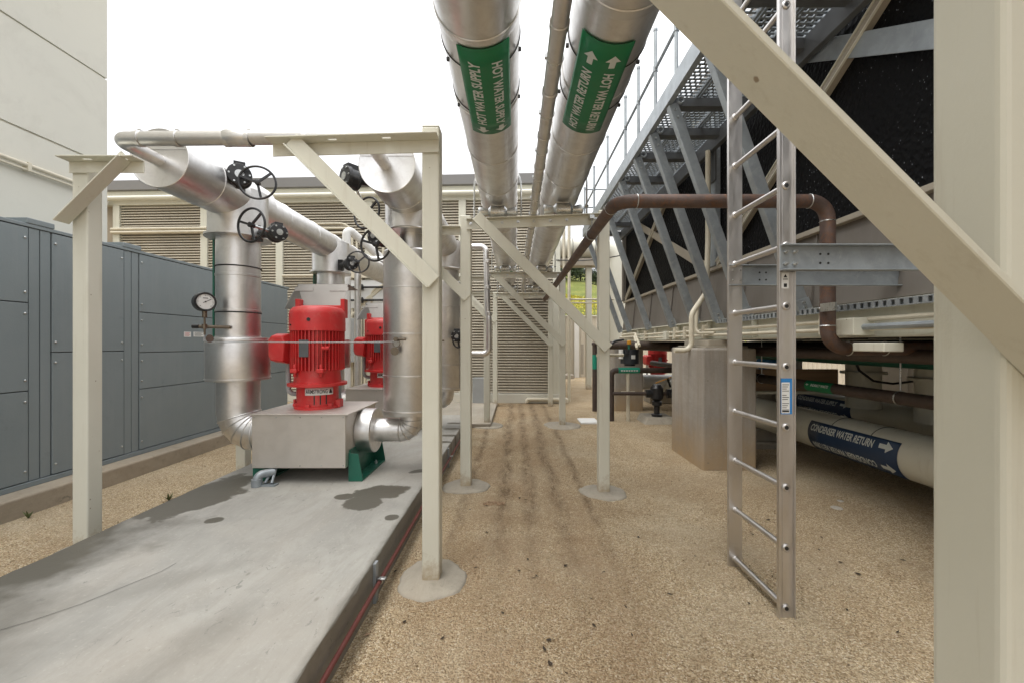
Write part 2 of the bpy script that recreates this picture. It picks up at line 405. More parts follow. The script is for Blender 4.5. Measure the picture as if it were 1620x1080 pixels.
def concrete(name, c, stains=(), streak=False, spots=0.3, holes=False):
    m, t, b = base_mat(name); co = coords(t, 'Object')
    n = t.noise(co, 1.1, 8, .62, .2); n2 = t.noise(co, 7, 8, .7)
    lo = tuple(x*.80 for x in c); hi = tuple(min(1, x*1.13) for x in c)
    col = t.ramp(n.outputs[0], [(.32, lo), (.68, hi)])
    col = t.mix(t.ramp(n2.outputs[0], [(.52, 0), (.75, spots)]), col, tuple(x*.62 for x in c))
    # brush / trowel marks
    n4 = t.noise(t.scale(co, (3, .35, 3)), 14, 6, .7)
    col = t.mix(t.ramp(n4.outputs[0], [(.5, 0), (.72, .22)]), col, (c[0]*1.25, c[1]*1.24, c[2]*1.22))
    if streak:
        n3 = t.noise(t.scale(co, (1, 1, .07)), 11, 6, .7)
        col = t.mix(t.ramp(n3.outputs[0], [(.42, 0), (.72, .6)]), col, (c[0]*.58, c[1]*.50, c[2]*.40))
        sep = t.new('ShaderNodeSeparateXYZ'); t.link(co, sep.inputs[0])
        gz = t.math('ADD', sep.outputs[2], t.math('MULTIPLY', t.noise(co, 5, 4).outputs[0], .35))
        col = t.mix(t.ramp(gz, [(.30, .85), (.80, 0)]), col, (.40,.28,.15))
    # smears, drips and scuffs at several sizes
    n5 = t.noise(t.scale(co, (2.2, .8, 1)), 2.3, 9, .75, 1.2)
    col = t.mix(t.ramp(n5.outputs[0], [(.48, 0), (.60, .30), (.75, .05)]), col, (c[0]*.68, c[1]*.67, c[2]*.65))
    n6 = t.noise(co, .7, 4, .6, .5)
    col = t.mix(t.ramp(n6.outputs[0], [(.46, 0), (.70, .5)]), col, (c[0]*1.05, c[1]*.96, c[2]*.88))
    v7 = t.new('ShaderNodeTexVoronoi'); v7.inputs['Scale'].default_value = 9; t.link(t.scale(co, (1,.6,1)), v7.inputs['Vector'])
    s7 = t.new('ShaderNodeSeparateColor'); t.link(v7.outputs['Color'], s7.inputs[0])
    dd = t.math('ADD', v7.outputs['Distance'], t.math('MULTIPLY', n2.outputs[0], .12))
    col = t.mix(t.math('MULTIPLY', t.ramp(dd, [(.10, .55), (.17, 0)]), t.ramp(s7.outputs[0], [(.72, 0), (.80, 1)])), col, (c[0]*.5, c[1]*.47, c[2]*.43))
    n8 = t.noise(t.scale(co, (1.5,.9,1)), 13, 5, .8, .8)
    col = t.mix(t.math('MULTIPLY', t.ramp(n8.outputs[0], [(.615, 0), (.66, .75)]), t.ramp(t.noise(co, 1.4, 3).outputs[0], [(.42, 0), (.6, 1)])), col, (c[0]*.55, c[1]*.56, c[2]*.56))
    n9 = t.noise(co, 55, 3, .6)
    col = t.mix(t.ramp(n9.outputs[0], [(.60, 0), (.72, .35)]), col, (c[0]*1.35, c[1]*1.33, c[2]*1.28))
    wet = None
    if stains:
        nz = t.noise(co, 3.4, 5, .55); nzc = t.math('ADD', t.math('MULTIPLY', t.math('SUBTRACT', nz.outputs[0], .5), 1.5), t.math('MULTIPLY', t.math('SUBTRACT', t.noise(co, 19, 5, .7).outputs[0], .5), .35))
        sep = t.new('ShaderNodeSeparateXYZ'); t.link(co, sep.inputs[0])
        rims = None
        for (cx, cy, rx, ry, rot, soft, amt) in stains:
            dx = t.math('SUBTRACT', sep.outputs[0], cx); dy = t.math('SUBTRACT', sep.outputs[1], cy)
            cr, sr = math.cos(rot), math.sin(rot)
            u = t.math('DIVIDE', t.math('ADD', t.math('MULTIPLY', dx, cr), t.math('MULTIPLY', dy, sr)), rx)
            w = t.math('DIVIDE', t.math('SUBTRACT', t.math('MULTIPLY', dy, cr), t.math('MULTIPLY', dx, sr)), ry)
            d = t.math('SQRT', t.math('ADD', t.math('MULTIPLY', u, u), t.math('MULTIPLY', w, w)))
            d = t.math('ADD', d, nzc)
            k = t.math('MULTIPLY', t.ramp(d, [(1-soft if soft < .9 else .35, 1), (1 if soft < .9 else 1.0, 0)]), amt)
            wet = k if wet is None else t.math('MAXIMUM', wet, k)
            if soft < .9:
                rim = t.math('MULTIPLY', t.ramp(d, [(.90, 0), (.99, .45), (1, 0)]), 1.0); rims = rim if rims is None else t.math('MAXIMUM', rims, rim)
        col = t.mix(wet, col, (c[0]*.27, c[1]*.255, c[2]*.22))
        t.link(t.math('SUBTRACT', .82, t.math('MULTIPLY', wet, .38)), b.inputs['Roughness'])
    else: b.inputs['Roughness'].default_value = .85
    t.link(col, b.inputs['Base Color']); b.inputs['Specular IOR Level'].default_value = .3
    bump(t, b, t.math('ADD', n2.outputs[0], t.math('MULTIPLY', t.noise(co, 90, 3).outputs[0], .35)), .22, .01)
    return m
M['concrete'] = concrete('weathered concrete', (.33,.30,.25))
M['footing'] = concrete('footing concrete', (.36,.325,.265), spots=.85)
M['kerb'] = concrete('kerb concrete', (.36,.31,.24), streak=False, spots=.95)
M['pier'] = concrete('formed concrete pier', (.37,.34,.30), streak=True)

def fillmat():
    m, t, b = base_mat('wet black tower fill'); co = coords(t)
    v = t.new('ShaderNodeTexVoronoi'); v.inputs['Scale'].default_value = 34; t.link(t.scale(co, (0,1,.8)), v.inputs['Vector'])
    v2 = t.new('ShaderNodeTexVoronoi'); v2.inputs['Scale'].default_value = 52; t.link(t.scale(co, (0,1,.55)), v2.inputs['Vector'])
    s3 = t.new('ShaderNodeSeparateColor'); t.link(v2.outputs['Color'], s3.inputs[0])
    drop_glint = t.math('MULTIPLY', t.ramp(v2.outputs['Distance'], [(.08, 1), (.17, 0)]), t.ramp(s3.outputs[0], [(.66, 0), (.98, 1)]))
    patchy = t.ramp(t.noise(co, 1.3, 4).outputs[0], [(.40, .05), (.60, 1)])
    drop_glint = t.math('MULTIPLY', drop_glint, patchy)
    t.link(t.mix(drop_glint, (.006,.006,.0065), (.34,.36,.40)), b.inputs['Base Color'])  # pale specks put glints of water drops into the base colour
    b.inputs['Roughness'].default_value = .6; b.inputs['Specular IOR Level'].default_value = .08
    bump(t, b, v.outputs['Distance'], .6, .015)
    return m
M['fill'] = fillmat()

def hillmat():
    m, t, b = base_mat('hillside grass'); co = coords(t)
    n = t.noise(co, .35, 6, .7); n2 = t.noise(co, 3, 6, .8)
    col = t.ramp(n.outputs[0], [(.3, (.12,.14,.045)), (.5, (.18,.19,.06)), (.7, (.27,.25,.075))])
    col = t.mix(t.ramp(n2.outputs[0], [(.45, 0), (.65, .6)]), col, (.10,.15,.025))
    t.link(col, b.inputs['Base Color']); b.inputs['Roughness'].default_value = .9; b.inputs['Specular IOR Level'].default_value = .1
    bump(t, b, n2.outputs[0], .8, .2)
    return m
M['hill'] = hillmat()
M['flower'] = mat('yellow mustard flowers', (.42,.36,.03), .8, 0, .2, 2, 0)
M['shrub'] = mat('dark shrub leaves', (.040,.060,.024), .8, 0, .5, .8, 0)
M['stem'] = mat('shrub stem', (.06,.045,.03), .9, 0, .2, 3, 0)
# ================================================================ SETTING
PADL, PADR, PADT, PADE = -2.57, -.755, .22, 6.7
PCX, PCY = (PADL+PADR)/2, (PADE-1.5)/2
def st(x, y, rx, ry, rot=0, soft=.10, amt=.95): return (x-PCX, y-PCY, rx, ry, rot, soft, amt)
M['pad'] = concrete('pad concrete', (.352,.342,.312), stains=[
    st(-1.04,3.22,.20,.16,.5), st(-1.10,3.0,.13,.15,.3), st(-1.30,3.12,.07,.06), st(-.82,2.75,.05,.05),
    st(-2.40,3.12,.27,.50,-.12,.10,.92), st(-1.98,2.70,.05,.045), st(-.86,3.75,.12,.05,.5), st(-.80,4.1,.08,.06), st(-.84,4.85,.10,.05), st(-.83,5.2,.12,.06), st(-.85,5.6,.12,.05), st(-.86,6.0,.13,.06),
    st(-2.62,2.2,.62,1.05,.0,.95,.95), st(-2.3,1.75,.42,.36,.3,.95,.6), st(-1.7,2.0,.5,.12,.6,.95,.22), st(-1.25,1.55,.14,.35,-.3,.95,.25), st(-2.1,1.35,.6,.26,.5,.95,.35), st(-.74,2.4,.05,2.6,0,.95,.5)])

g = MB(); n = 24
xs = [-150,-60,-25,-12,-6,-3,-1.5,0,1.5,3,6,12,25,60,150]
g.patch(lambda u, v: V((u, v, 0)), xs, xs, False)
struct(g.build('ground', M['gravel']))

p = MB(); secs = []; yy = -1.5
while yy <= PADE+.001:
    def jit(k): return .006+.010*max(0, math.sin(yy*3.1+k)+math.sin(yy*7.7+2*k)+random.uniform(-1.3,.9))*.5+random.uniform(0,.003)
    e1, e2 = jit(1.0), jit(2.6)
    secs.append([V((PADL,yy,-.1)),V((PADL+random.uniform(-.002,.002),yy,PADT-e1)),V((PADL+e1,yy,PADT)),V((PADR-e2,yy,PADT)),V((PADR-e2*.35,yy,PADT-e2*.3)),V((PADR+random.uniform(-.0015,.0015),yy,PADT-e2*1.1)),V((PADR,yy,-.1))]); yy += .05
p.rings(secs, True, False); pad = struct(p.build('concrete_slab', M['pad']))
ORG[pad.name] = V(pad.location)
# crack in the pad surface, expansion slab beyond it
c = MB(); pts = [V((-2.15,1.60,PADT)),V((-2.02,1.72,PADT)),V((-1.93,1.83,PADT)),V((-1.86,1.97,PADT)),V((-1.80,2.09,PADT)),V((-1.79,2.17,PADT))]
for i in range(len(pts)-1):
    a, b_ = pts[i], pts[i+1]; d = (b_-a).cross(V((0,0,1))).normalized()*.0013
    c.add([a-d+V((0,0,.003)), a+d+V((0,0,.003)), b_+d+V((0,0,.003)), b_-d+V((0,0,.003))], [(0,1,2,3)])
c.build('crack', M['black_ink'], pad)
p = MB(); p.box((-1.6,6.72,-.1),(-.40,9.2,.07)); struct(p.build('lower_slab', M['concrete'], bevel=.01))
p = MB(); p.box((1.55,16.0,-.05),(2.3,16.9,.16)); struct(p.build('far_slab', M['concrete'], bevel=.02))
# kerb under the enclosure
k = MB(); k.box((-4.75,-2.0,-.1),(-3.92,8.0,.165)); kb = struct(k.build('kerb', M['kerb'], bevel=.02, seg=3))

# hill and its flowers
def hz(x, y):
    t = max(0, y-21); z = .285*t if t < 42 else .285*42 - .04*(t-42)
    return z + .5*math.sin(x*.21+1)*min(1, t/10) + .35*math.sin(x*.5+y*.33)*min(1, t/10) - .05
h = MB(); h.patch(lambda u, v: V((u, v, hz(u, v))), [-40+2.2*i for i in range(64)], [20.9+1.7*i for i in range(50)])
struct(h.build('hill', M['hill']))
fl = MB()
for i in range(22000):
    x = random.uniform(-1, 9); y = 22+20*random.random()**2
    if math.sin(x*1.1+2)+math.sin(y*.9+x*.4) + random.uniform(-1.4,1.2) < -.2: continue
    z = hz(x, y) + random.uniform(.05,.35); s_ = random.uniform(.018,.045); a = random.uniform(0, 6.28); d = V((math.cos(a), math.sin(a), random.uniform(-.4,.4)))*s_; e = V((-d.y, d.x*.4, s_))
    fl.add([V((x,y,z))-d-e, V((x,y,z))+d-e, V((x,y,z))+d+e, V((x,y,z))-d+e], [(0,1,2,3)])
tag(fl.build('flowers', M['flower']), 'yellow flowers covering the foot of the green hillside', 'flowers', kind='stuff')
def shrub(x, y, r, hgt, n, label):
    z = hz(x, y); root = thing('shrub', (x, y, z-.1), label, 'shrub', 'shrubs on the hill crest')
    m = MB(); tr = MB(); tr.tube([(x,y,z-.3),(x+.05,y,z+hgt*.5)], .09, 7)
    cl = [(x+random.gauss(0,r*.5), y+random.gauss(0,r*.4), z+random.uniform(.3,.95)*hgt, random.uniform(.3,.6)*r) for _ in range(14)]
    for c_ in cl[:6]: tr.tube([(x+.02,y,z+hgt*.2), c_[:3]], .04, 5)
    for i in range(n):
        c_ = random.choice(cl); d = V((random.gauss(0,1), random.gauss(0,1), random.gauss(0,1))).normalized()*c_[3]*random.random()**.4
        q = V(c_[:3])+d; s_ = random.uniform(.09,.2); a = V((random.gauss(0,1),random.gauss(0,1),random.gauss(0,1))).normalized(); b_ = a.orthogonal().normalized()
        m.add([q-a*s_, q-b_*s_*.6, q+a*s_, q+b_*s_*.6], [(0,1,2,3)])
    m.build('crown', M['shrub'], root); tr.build('trunk', M['stem'], root)
shrub(6.3, 52, 2.6, 3.2, 2600, 'dark green shrub, first from the louvered wall on the hillside')
shrub(8.6, 54, 2.6, 3.3, 2800, 'rounded dark shrub at the middle of the hillside gap')
shrub(11.2, 53, 2.2, 2.9, 2200, 'smaller dark shrub beside the white pole on the hillside')
shrub(14.2, 60, 2.3, 2.7, 1300, 'dark shrub on the hill behind the tower struts')
shrub(17.5, 58, 2.4, 2.5, 1200, 'low dark shrub on the hill past the tower corner')

# beige fences beyond the yard
def fence(a, b, hgt, label, gate=False):
    a, b = V(a), V(b); d = (b-a); L = d.length; d.normalize(); nrm = V((d.y,-d.x,0))
    root = thing('fence', (a+b)/2, label, 'fence'); m = MB(); k = int(L/.2)
    prof = []
    for i in range(k):
        for t_, o_ in ((0,0),(.10,0),(.12,.03),(.18,.03)):
            prof.append(a + d*(i*.2+t_) + nrm*o_)
    prof.append(b)
    vs = []; fs = []
    for i, q in enumerate(prof):
        vs += [q, q+V((0,0,hgt))]
        if i: fs.append((2*i-2, 2*i, 2*i+1, 2*i-1))
    m.add(vs, fs); m.build('cladding', M['fence'], root)
    r = MB()
    r.sweepbox(a+V((0,0,hgt)), b+V((0,0,hgt)), nrm, (0,0,1), -.03,.06, -.02,.03); r.build('cap_rail', M['cream'], root)
    i = 0
    while i*2.4 <= L:
        q = a+d*(i*2.4); MB().box(q+V((-.05,-.05,0))-nrm*.1, q+V((.05,.05,hgt))-nrm*.1).build('post', M['cream'], root); i += 1
fence((1.2,17,0),(9.5,17,0), 2.5, 'beige corrugated metal fence below the green hill')
fence((9.5,16.9,0),(9.5,-4,0), 2.5, 'beige corrugated metal fence on the far side of the cooling tower')
q = MB(); q.box((2.42,16.72,0),(2.60,16.86,2.5)); tag(q.build('gate_post', M['white_pipe'], bevel=.01), 'white square gate post standing against the beige fence', 'post')
q = MB(); q.box((2.62,16.3,.16),(2.72,16.42,1.35)); tag(q.build('bollard', M['concrete'], bevel=.01), 'thin grey post beside the far low slab', 'post')

# ================================================================ LEFT BUILDING
root = thing('beige_building', (-8.7, 2, 0), 'tall plain beige building with reveal lines, behind the grey enclosure', 'building')
w = MB(); x0 = -5.5; zs = [0, 2.3, 3.77, 4.93, 6.9, 9.0, 11]
for i in range(len(zs)-1):
    a = zs[i]+(.012 if i else 0); b_ = zs[i+1]-(.012 if i < len(zs)-2 else 0)
    w.box((-12,-6,a),(x0,5.54,b_))
w.build('wall', M['cream_wall'], root)
w = MB(); w.box((-11.9,-5.9,0),(x0-.025,5.515,10.98)); w.build('reveal', M['cream_wall'], root)
MB().box((-12.05,-6.05,11.003),(x0+.06,5.6,11.12)).build('coping', M['fascia'], root)
c = MB(); c.tube([(x0+.045,-4,3.37),(x0+.045,5.2,3.37)], .024, 12); c.tube([(x0+.045,-4,3.315),(x0+.045,5.2,3.315)], .013, 10)
c.build('conduit', M['cream_conduit'], root)
for y in (1.2,3.0,4.6):
    k = MB(); k.box((x0,y-.018,3.30),(x0+.073,y+.018,3.40)); k.build('conduit_clamp', M['cream_conduit'], root, bevel=.004)
MB().box((x0,.62,2.7),(x0+.05,.70,3.9)).build('downpipe', M['cream_wall'], root, bevel=.008)

# ================================================================ GREY ENCLOSURE
EX, EZ0, EZ1 = -4.13, .165, 2.38
root = thing('equipment_enclosure', (-4.7, 3, EZ0), 'long blue grey metal equipment enclosure standing on the concrete kerb', 'enclosure')
MB().box((-5.3,-2.0,EZ0),(EX-.03,7.46,EZ1-.02)).build('core', M['enclosure_seam'], root)
MB().box((-5.35,-2.02,EZ1-.018),(EX+.015,7.48,EZ1+.012)).build('roof', M['enclosure'], root, bevel=.004)
MB().box((EX-.04,-2.0,EZ0+.001),(EX+.02,7.46,EZ0+.045)).build('base_rail', M['enclosure'], root, bevel=.003)
edges = [(-2.0,1.30),(1.47,2.63),(2.80,3.48),(3.65,4.33),(4.50,7.44)]
splits = {0:[.95,1.72],1:[1.14,1.75],2:[.98,1.72],3:[1.30],4:[.88,1.28,1.72]}
for i, (a, b_) in enumerate(edges):
    z = [EZ0+.05]+splits[i]+[EZ1-.022]
    if i == 3: z = [EZ0+.05, 1.30, EZ1-.022]
    for k in range(len(z)-1):
        pn = MB().box((EX-.03,a+.006,z[k]+.004),(EX+.012,b_-.006,z[k+1]-.004)).build('panel', M['enclosure'], root, bevel=.003)
        for yy in (a+.03, b_-.03):
            for zz in (z[k]+.09, z[k+1]-.09):
                MB().lathe((EX+.012,yy,zz),(1,0,0),[(.010,0),(.010,.005),(.005,.009)],10).build('latch', M['zinc'], pn)
for a, b_ in ((1.30,1.47),(2.63,2.80),(3.48,3.65),(4.33,4.50)):
    m = MB(); m.box((EX-.03,a+.004,EZ0+.05),(EX+.006,(a+b_)/2-.004,EZ1-.022)); m.box((EX-.03,(a+b_)/2+.004,EZ0+.05),(EX+.006,b_-.004,EZ1-.022)); m.build('mullion', M['enclosure'], root, bevel=.003)
    MB().box((EX-.5,a-.02,EZ1+.0125),(EX+.02,b_+.02,EZ1+.06)).build('lifting_bracket', M['enclosure'], root, bevel=.006)
for (px, py, wy, hz_) in ((295,529,.055,.065),(313,529,.09,.06)):
    d = F*EX/(px-VX); z = CAMZ-(py-VY)/F*d
    s_ = MB().box((EX+.0125,d-wy,z-hz_/2),(EX+.0145,d+wy,z+hz_/2)).build('sticker', M['white'], root)
    l = MB()
    for r_ in range(4): l.box((EX+.0148,d-wy*.8,z+hz_*(.3-.2*r_)),(EX+.0152,d+wy*(.75-.3*(r_%2)),z+hz_*(.3-.2*r_)+.004))
    l.build('print', M['black_ink'] if px > 300 else M['red'], s_)

# ================================================================ LOUVERED BUILDING
A = R(-2.5); ca, sa = math.cos(A), math.sin(A)
def wall(pv):  # local (along, out(+ = towards camera), z) -> world
    return V((1.03 + pv.x*ca + pv.y*sa, 9.53 + pv.x*sa - pv.y*ca, pv.z))
root = thing('louvered_building', wall(V((-5,0,0))), 'long beige plant building clad in horizontal louvers with grey roof fascia', 'building')
def lv(name, m, mt, bevel=0):
    m.xf = wall; return m.build(name, mt, root, bevel)
m = MB(); m.box((-13,-6,0),(0,-.10,5.05)); lv('core', m, M['louver_dark'])
m = MB(); m.box((-13.1,-6,5.06),(.08,.10,5.30)); lv('fascia', m, M['fascia'], .01)
m = MB(); m.box((-13,-.10,4.72),(0.0,.03,5.057)); lv('lintel', m, M['cream'], .006)
m = MB(); m.tube([wall(V((-10.95,.11,4.2))), *fillet([wall(V((-10.95,.11,4.6))),wall(V((-10.95,.11,4.86))),wall(V((-10.4,.11,4.86)))],.12,6), wall(V((-.02,.11,4.86)))], .058, 14); m.build('gutter_pipe', M['cream'], root)
m = MB(); m.tube([wall(V((-10.95,.11,0))), wall(V((-10.95,.11,4.2)))], .06, 12); m.build('downpipe', M['cream'], root)
m = MB(); m.box((-13,-.10,0),(0,.05,.22)); lv('plinth', m, M['cream_wall'], .01)
cols = [-10.72,-8.52,-6.66,-4.5,-2.27,-.07]
for cx in cols:
    m = MB(); m.box((cx-.085,-.095,.222),(cx+.085,.035,4.718)); lv('column', m, M['cream'], .008)
for i in range(len(cols)-1):
    a, b_ = cols[i]+.087, cols[i+1]-.087; m = MB(); z = .235
    while z < 4.66:
        pr = [(0,z),(.006,z),(.006,z+.020),(0,z+.024),(-.075,z+.072),(-.078,z+.066)]
        m.prism([(a, o_, zz) for o_, zz in pr], (b_-a,0,0)); z += .064
    lv('louver', m, M['louver'])
for z0 in (4.05,4.13): 
    m = MB(); m.tube([wall(V((-10.8,.07,z0))), wall(V((-8.4,.07,z0)))], .035, 10); m.build('conduit', M['cream_conduit'], root)
m = MB(); m.tube([wall(V((-6.55,.06,2.98))), wall(V((-2.4,.06,2.98)))], .03, 10); m.build('conduit', M['cream_conduit'], root)
for k in range(3):
    x = -5.15-.11*k
    m = MB(); m.tube(fillet([wall(V((-6.6,.06,3.98+.11*k))), wall(V((x+.5-.0*k,.06,3.98+.11*k))), wall(V((x+.5,.06,.4)))],.3,8), .026, 10); m.build('conduit', M['cream_conduit'], root)
for k in range(3):
    x = -4.30+.17*k
    m = MB(); m.tube([wall(V((x,.06,.4))), wall(V((x,.06,4.02)))], .03, 10); m.build('conduit', M['cream_conduit'], root)
for k in range(2):
    x = .10+.12*k; m = MB(); m.tube([wall(V((x,.0,.05))), wall(V((x,.0,4.7)))], .035, 10); m.build('conduit', M['cream_conduit'], root)
m = MB(); m.tube(fillet([wall(V((-.75,.12,.03))),wall(V((-.75,.12,.10))),wall(V((.16,.12,.10))),wall(V((.16,.12,.03)))],.05,5), .045, 10); m.build('drain_pipe', M['cream_conduit'], root)
# electrical gear on the louvered wall behind the pumps
def wb(m, name, label, cat, mt, bevel=.006, grp=None):
    m.xf = wall; o = m.build(name, mt, None, bevel); return tag(o, label, cat, grp)
root2 = thing('sensor_rack', wall(V((-4.3,.1,1.9))), 'pale backboard with two black valve lines behind the pumps', 'valve rack')
m = MB(); m.box((-4.95,.07,2.2),(-3.65,.10,2.85)); m.xf = wall; m.build('backboard', M['white'], root2)
for z0 in (2.68,2.38):
    m = MB(); m.tube([wall(V((-5.15,.16,z0))), wall(V((-3.75,.16,z0)))], .025, 10)
    for x in (-4.65,-4.0): m.lathe(wall(V((x-.08,.16,z0))), wall(V((1,0,0)))-wall(V((0,0,0))), [(.03,0),(.07,.01),(.07,.05),(.04,.06),(.04,.1),(.07,.11),(.07,.15),(.03,.16)], 12)
    m.build('valve_line', M['black'], root2)
m = MB(); m.tube([wall(V((-3.77,.16,2.38))), wall(V((-3.77,.16,2.68)))], .025, 10); m.build('riser', M['black'], root2)
m = MB(); m.box((-5.12,.07,.95),(-4.72,.30,1.95)); wb(m, 'control_cabinet', 'grey electrical cabinet on the louvered wall between the red motors', 'cabinet', M['grey_pvc'])
m = MB(); m.box((-1.95,.3,.07),(-1.65,.55,.62)); wb(m, 'floor_box', 'small grey box standing on the slab by the louvered wall', 'box', M['grey_pvc'])

for k in range(4):
    x = -4.9+.17*k
    m = MB(); m.tube(fillet([wall(V((x,.09,.3))), wall(V((x,.09,2.0+.2*k))), wall(V((x+.35+.1*k,.09,2.35+.2*k))), wall(V((x+1.1,.09,3.05+.07*k))), wall(V((x+1.6,.09,3.05+.07*k)))],.18,6), .028, 10); m.build('conduit', M['cream_conduit'], root)
m = MB(); m.box((-5.0,.06,2.90),(-3.3,.14,3.12)); lv('cable_tray', m, M['cream_conduit'], .006)
# ================================================================ SUPPORT STEEL
S = .1016
def post(x, y, z1, parent, mt='cream', z0=-.05):
    return MB().box((x-S/2,y,z0),(x+S/2,y+S,z1)).build('post', M[mt], parent, bevel=.011, seg=3)
def angle_beam(name, p, q, vd, hd, v, h_, t, parent, slots=(), mt='cream'):
    """steel angle from p to q (top outer corner line): vertical leg along vd length v, horizontal leg along hd length h_, with slots through the horizontal leg"""
    p, q, vd, hd = V(p), V(q), V(vd).normalized(), V(hd).normalized(); m = MB(); L = (q-p).length; d = (q-p).normalized()
    m.sweepbox(p, q, vd, hd, t, v, 0, t)
    cuts = [0]; 
    for c_, l_ in slots: cuts += [c_*L-l_/2, c_*L+l_/2]
    cuts.append(L)
    for i in range(len(cuts)-1):
        a, b_ = p+d*cuts[i], p+d*cuts[i+1]
        if i % 2 == 0: m.sweepbox(a, b_, vd, hd, 0, t, 0, h_)
        else:
            m.sweepbox(a, b_, vd, hd, 0, t, 0, h_*.38); m.sweepbox(a, b_, vd, hd, 0, t, h_*.38+.018, h_)
    return m.build(name, M[mt], parent, bevel=.0015, seg=1)
def brace(p, q, y, w, parent, t=.008, mt='cream', wy=None):
    # steel angle: p, q are its corner line (the lower edge) in the XZ plane at depth y; one leg stands up in that plane, the other comes forward
    p, q = V((p[0],y,p[1])), V((q[0],y,q[1])); d = (q-p).normalized(); u = d.cross(V((0,1,0))).normalized()
    if u.z < 0: u = -u
    m = MB(); m.sweepbox(p, q, u, (0,1,0), t, w, -t, 0); m.sweepbox(p, q, u, (0,1,0), 0, t, -(wy or w), 0)
    o = m.build('brace', M[mt], parent, bevel=.0015, seg=1)
    wb_ = MB()
    for e, s_ in ((q, -1), (p, 1)):
        pts = [e+d*s_*.06*0+u*(t+(w-t)*k/14)+V((random.uniform(-.001,.001),-t*.2,random.uniform(-.001,.001))) for k in range(15)]
        wb_.tube([p_+d*s_*.001 for p_ in pts], .0045, 7)
    build_pieces(wb_, 'weld_bead', M[mt], o)
    return o
def footing(x, y, r, label, z=.014, sq=1.0):
    m = MB(); n = 40; ph = random.uniform(0, 6)
    def rad(a): return r*(1+.06*math.sin(2*a+ph)+.04*math.sin(3*a+ph*2)+.025*math.sin(7*a)+.015*math.sin(13*a+ph))
    rs = []
    for k, zz in ((1.06,-.02),(1.02,z*.5),(.97,z*.9),(.9,z),(.4,z+.008),(.02,z+.01)):
        rs.append([V((x+rad(2*math.pi*i/n)*k*math.cos(2*math.pi*i/n), y+rad(2*math.pi*i/n)*k*math.sin(2*math.pi*i/n)*sq, zz+random.uniform(-.002,.002))) for i in range(n)])
    m.rings(rs, True); tag(m.build('concrete_footing', M['footing'], sharp=75), label, 'footing', 'round concrete footings of the posts')

def lone_support(x, y, side, armlen, ztop, zarm, blen, label, ydrift=0.0, arm_h=.09, bw=.095):
    """post with a cantilever arm to one side (side=-1 left) and a 45 degree brace"""
    root = thing('pipe_support', (x, y, 0), label, 'pipe support')
    post(x, y, ztop, root)
    MB().box((x-S/2+.002,y+.002,ztop+.0005),(x+S/2-.002,y+S-.002,ztop+.006)).build('post_cap', M['cream'], root)
    a = V((x-side*S/2, y-.009, zarm)); b_ = V((x+side*armlen, y-.009+ydrift, zarm))
    angle_beam('arm', a, b_, (0,0,-1), (0,-1,0), .078, arm_h, .008, root, slots=((.30,.05),(.62,.05)) if armlen > .7 else ((.32,.06),(.78,.07)))
    k = bw*.7071/2
    if side < 0: brace((x-blen-k, zarm-.012-k), (x-k+.02, zarm-.012-blen-k-.02), y-.0185, bw, root, wy=.03)
    else: brace((x+blen-.045, zarm-.010), (x-.045, zarm-.010-blen), y-.0185, bw, root, wy=.095)
    return root
A_ = lone_support(-.486, 2.36, -1, .93, 2.625, 2.547, .79, 'cream steel post with a cantilever arm, at the near edge of the concrete pad', .055)
L_ = lone_support(-2.81, 2.65, 1, .43, 2.549, 2.549, .40, 'cream steel post with a short bracketed arm, behind the left edge of the pad')
lone_support(-2.81, 4.2, 1, .43, 2.50, 2.50, .40, 'cream steel post half hidden behind the near suction pipe of the red pump')
footing(-.486, 2.36+S/2, .20, 'round concrete footing at the foot of the cantilever post beside the pad')
C_ = thing('pipe_support', (.724, .566, 0), 'big cream post and diagonal brace filling the right edge of the view', 'pipe support')
post(.724, .566, 2.62, C_)
angle_beam('arm', (.775,.557,2.55), (-.45,.557,2.55), (0,0,-1), (0,-1,0), .078, .09, .008, C_, slots=((.4,.05),))
brace((-.43,2.464), (.775,1.259), .565, .076, C_)
footing(.724, .62, .2, 'round concrete footing under the big post at the right edge')

def bolt(m, p, axis=(0,-1,0), r=.016):
    p = V(p); ax = V(axis); m.lathe(p, ax, [(r,0),(r,.012)], 6); m.cyl(p, p+ax*.03, r*.5, 8)
def frame(xl, yl, xr, yr, zt, label, left_arm=.75, zb=2.555, first=False):
    root = thing('pipe_bridge', ((xl+xr)/2, (yl+yr)/2, 0), label, 'pipe support', 'twin-post pipe bridges over the alley')
    post(xl, yl, zt, root); post(xr, yr, zt, root)
    angle_beam('crossbeam', (xl+.01, yl-.009, zb), (xr-.005, yr-.009, zb), (0,0,-1), (0,-1,0), .095, .05, .008, root)
    t0, t1 = (xl+.12, zb-.02), (xr+.03, zb-.02-(xr-xl-.09))
    brace((t0[0]-.035,t0[1]-.035), (t1[0]-.035,t1[1]-.035), (yr if first else yr)-.0185, .10, root, wy=.03)
    if left_arm:
        angle_beam('arm', (xl-S/2,yl+.02,2.49), (xl-left_arm,yl+.02,2.49), (0,0,-1), (0,-1,0), .075, .06, .008, root)
        brace((xl-left_arm+.03,2.47), (xl-.01,2.47-left_arm+.06), yl-.002, .09, root, wy=.03)
    m = MB()
    for f_ in (.02,.13,.26,.38,.50,.62,.74,.95):
        x = xl+.03+(xr-xl-.05)*f_; y = yl+(yr-yl)*f_; bolt(m, (x, y-.0095, zb-.042))
    build_pieces(m, 'bolt', M['zinc'], root)
    return root
F1 = frame(-.474,3.92,.817,3.76,2.60,'cream twin-post pipe bridge nearest the camera, with round footings', first=True)
F2 = frame(-.474,6.85,.79,6.85,2.58,'middle cream pipe bridge, its posts halfway to the louvered wall')
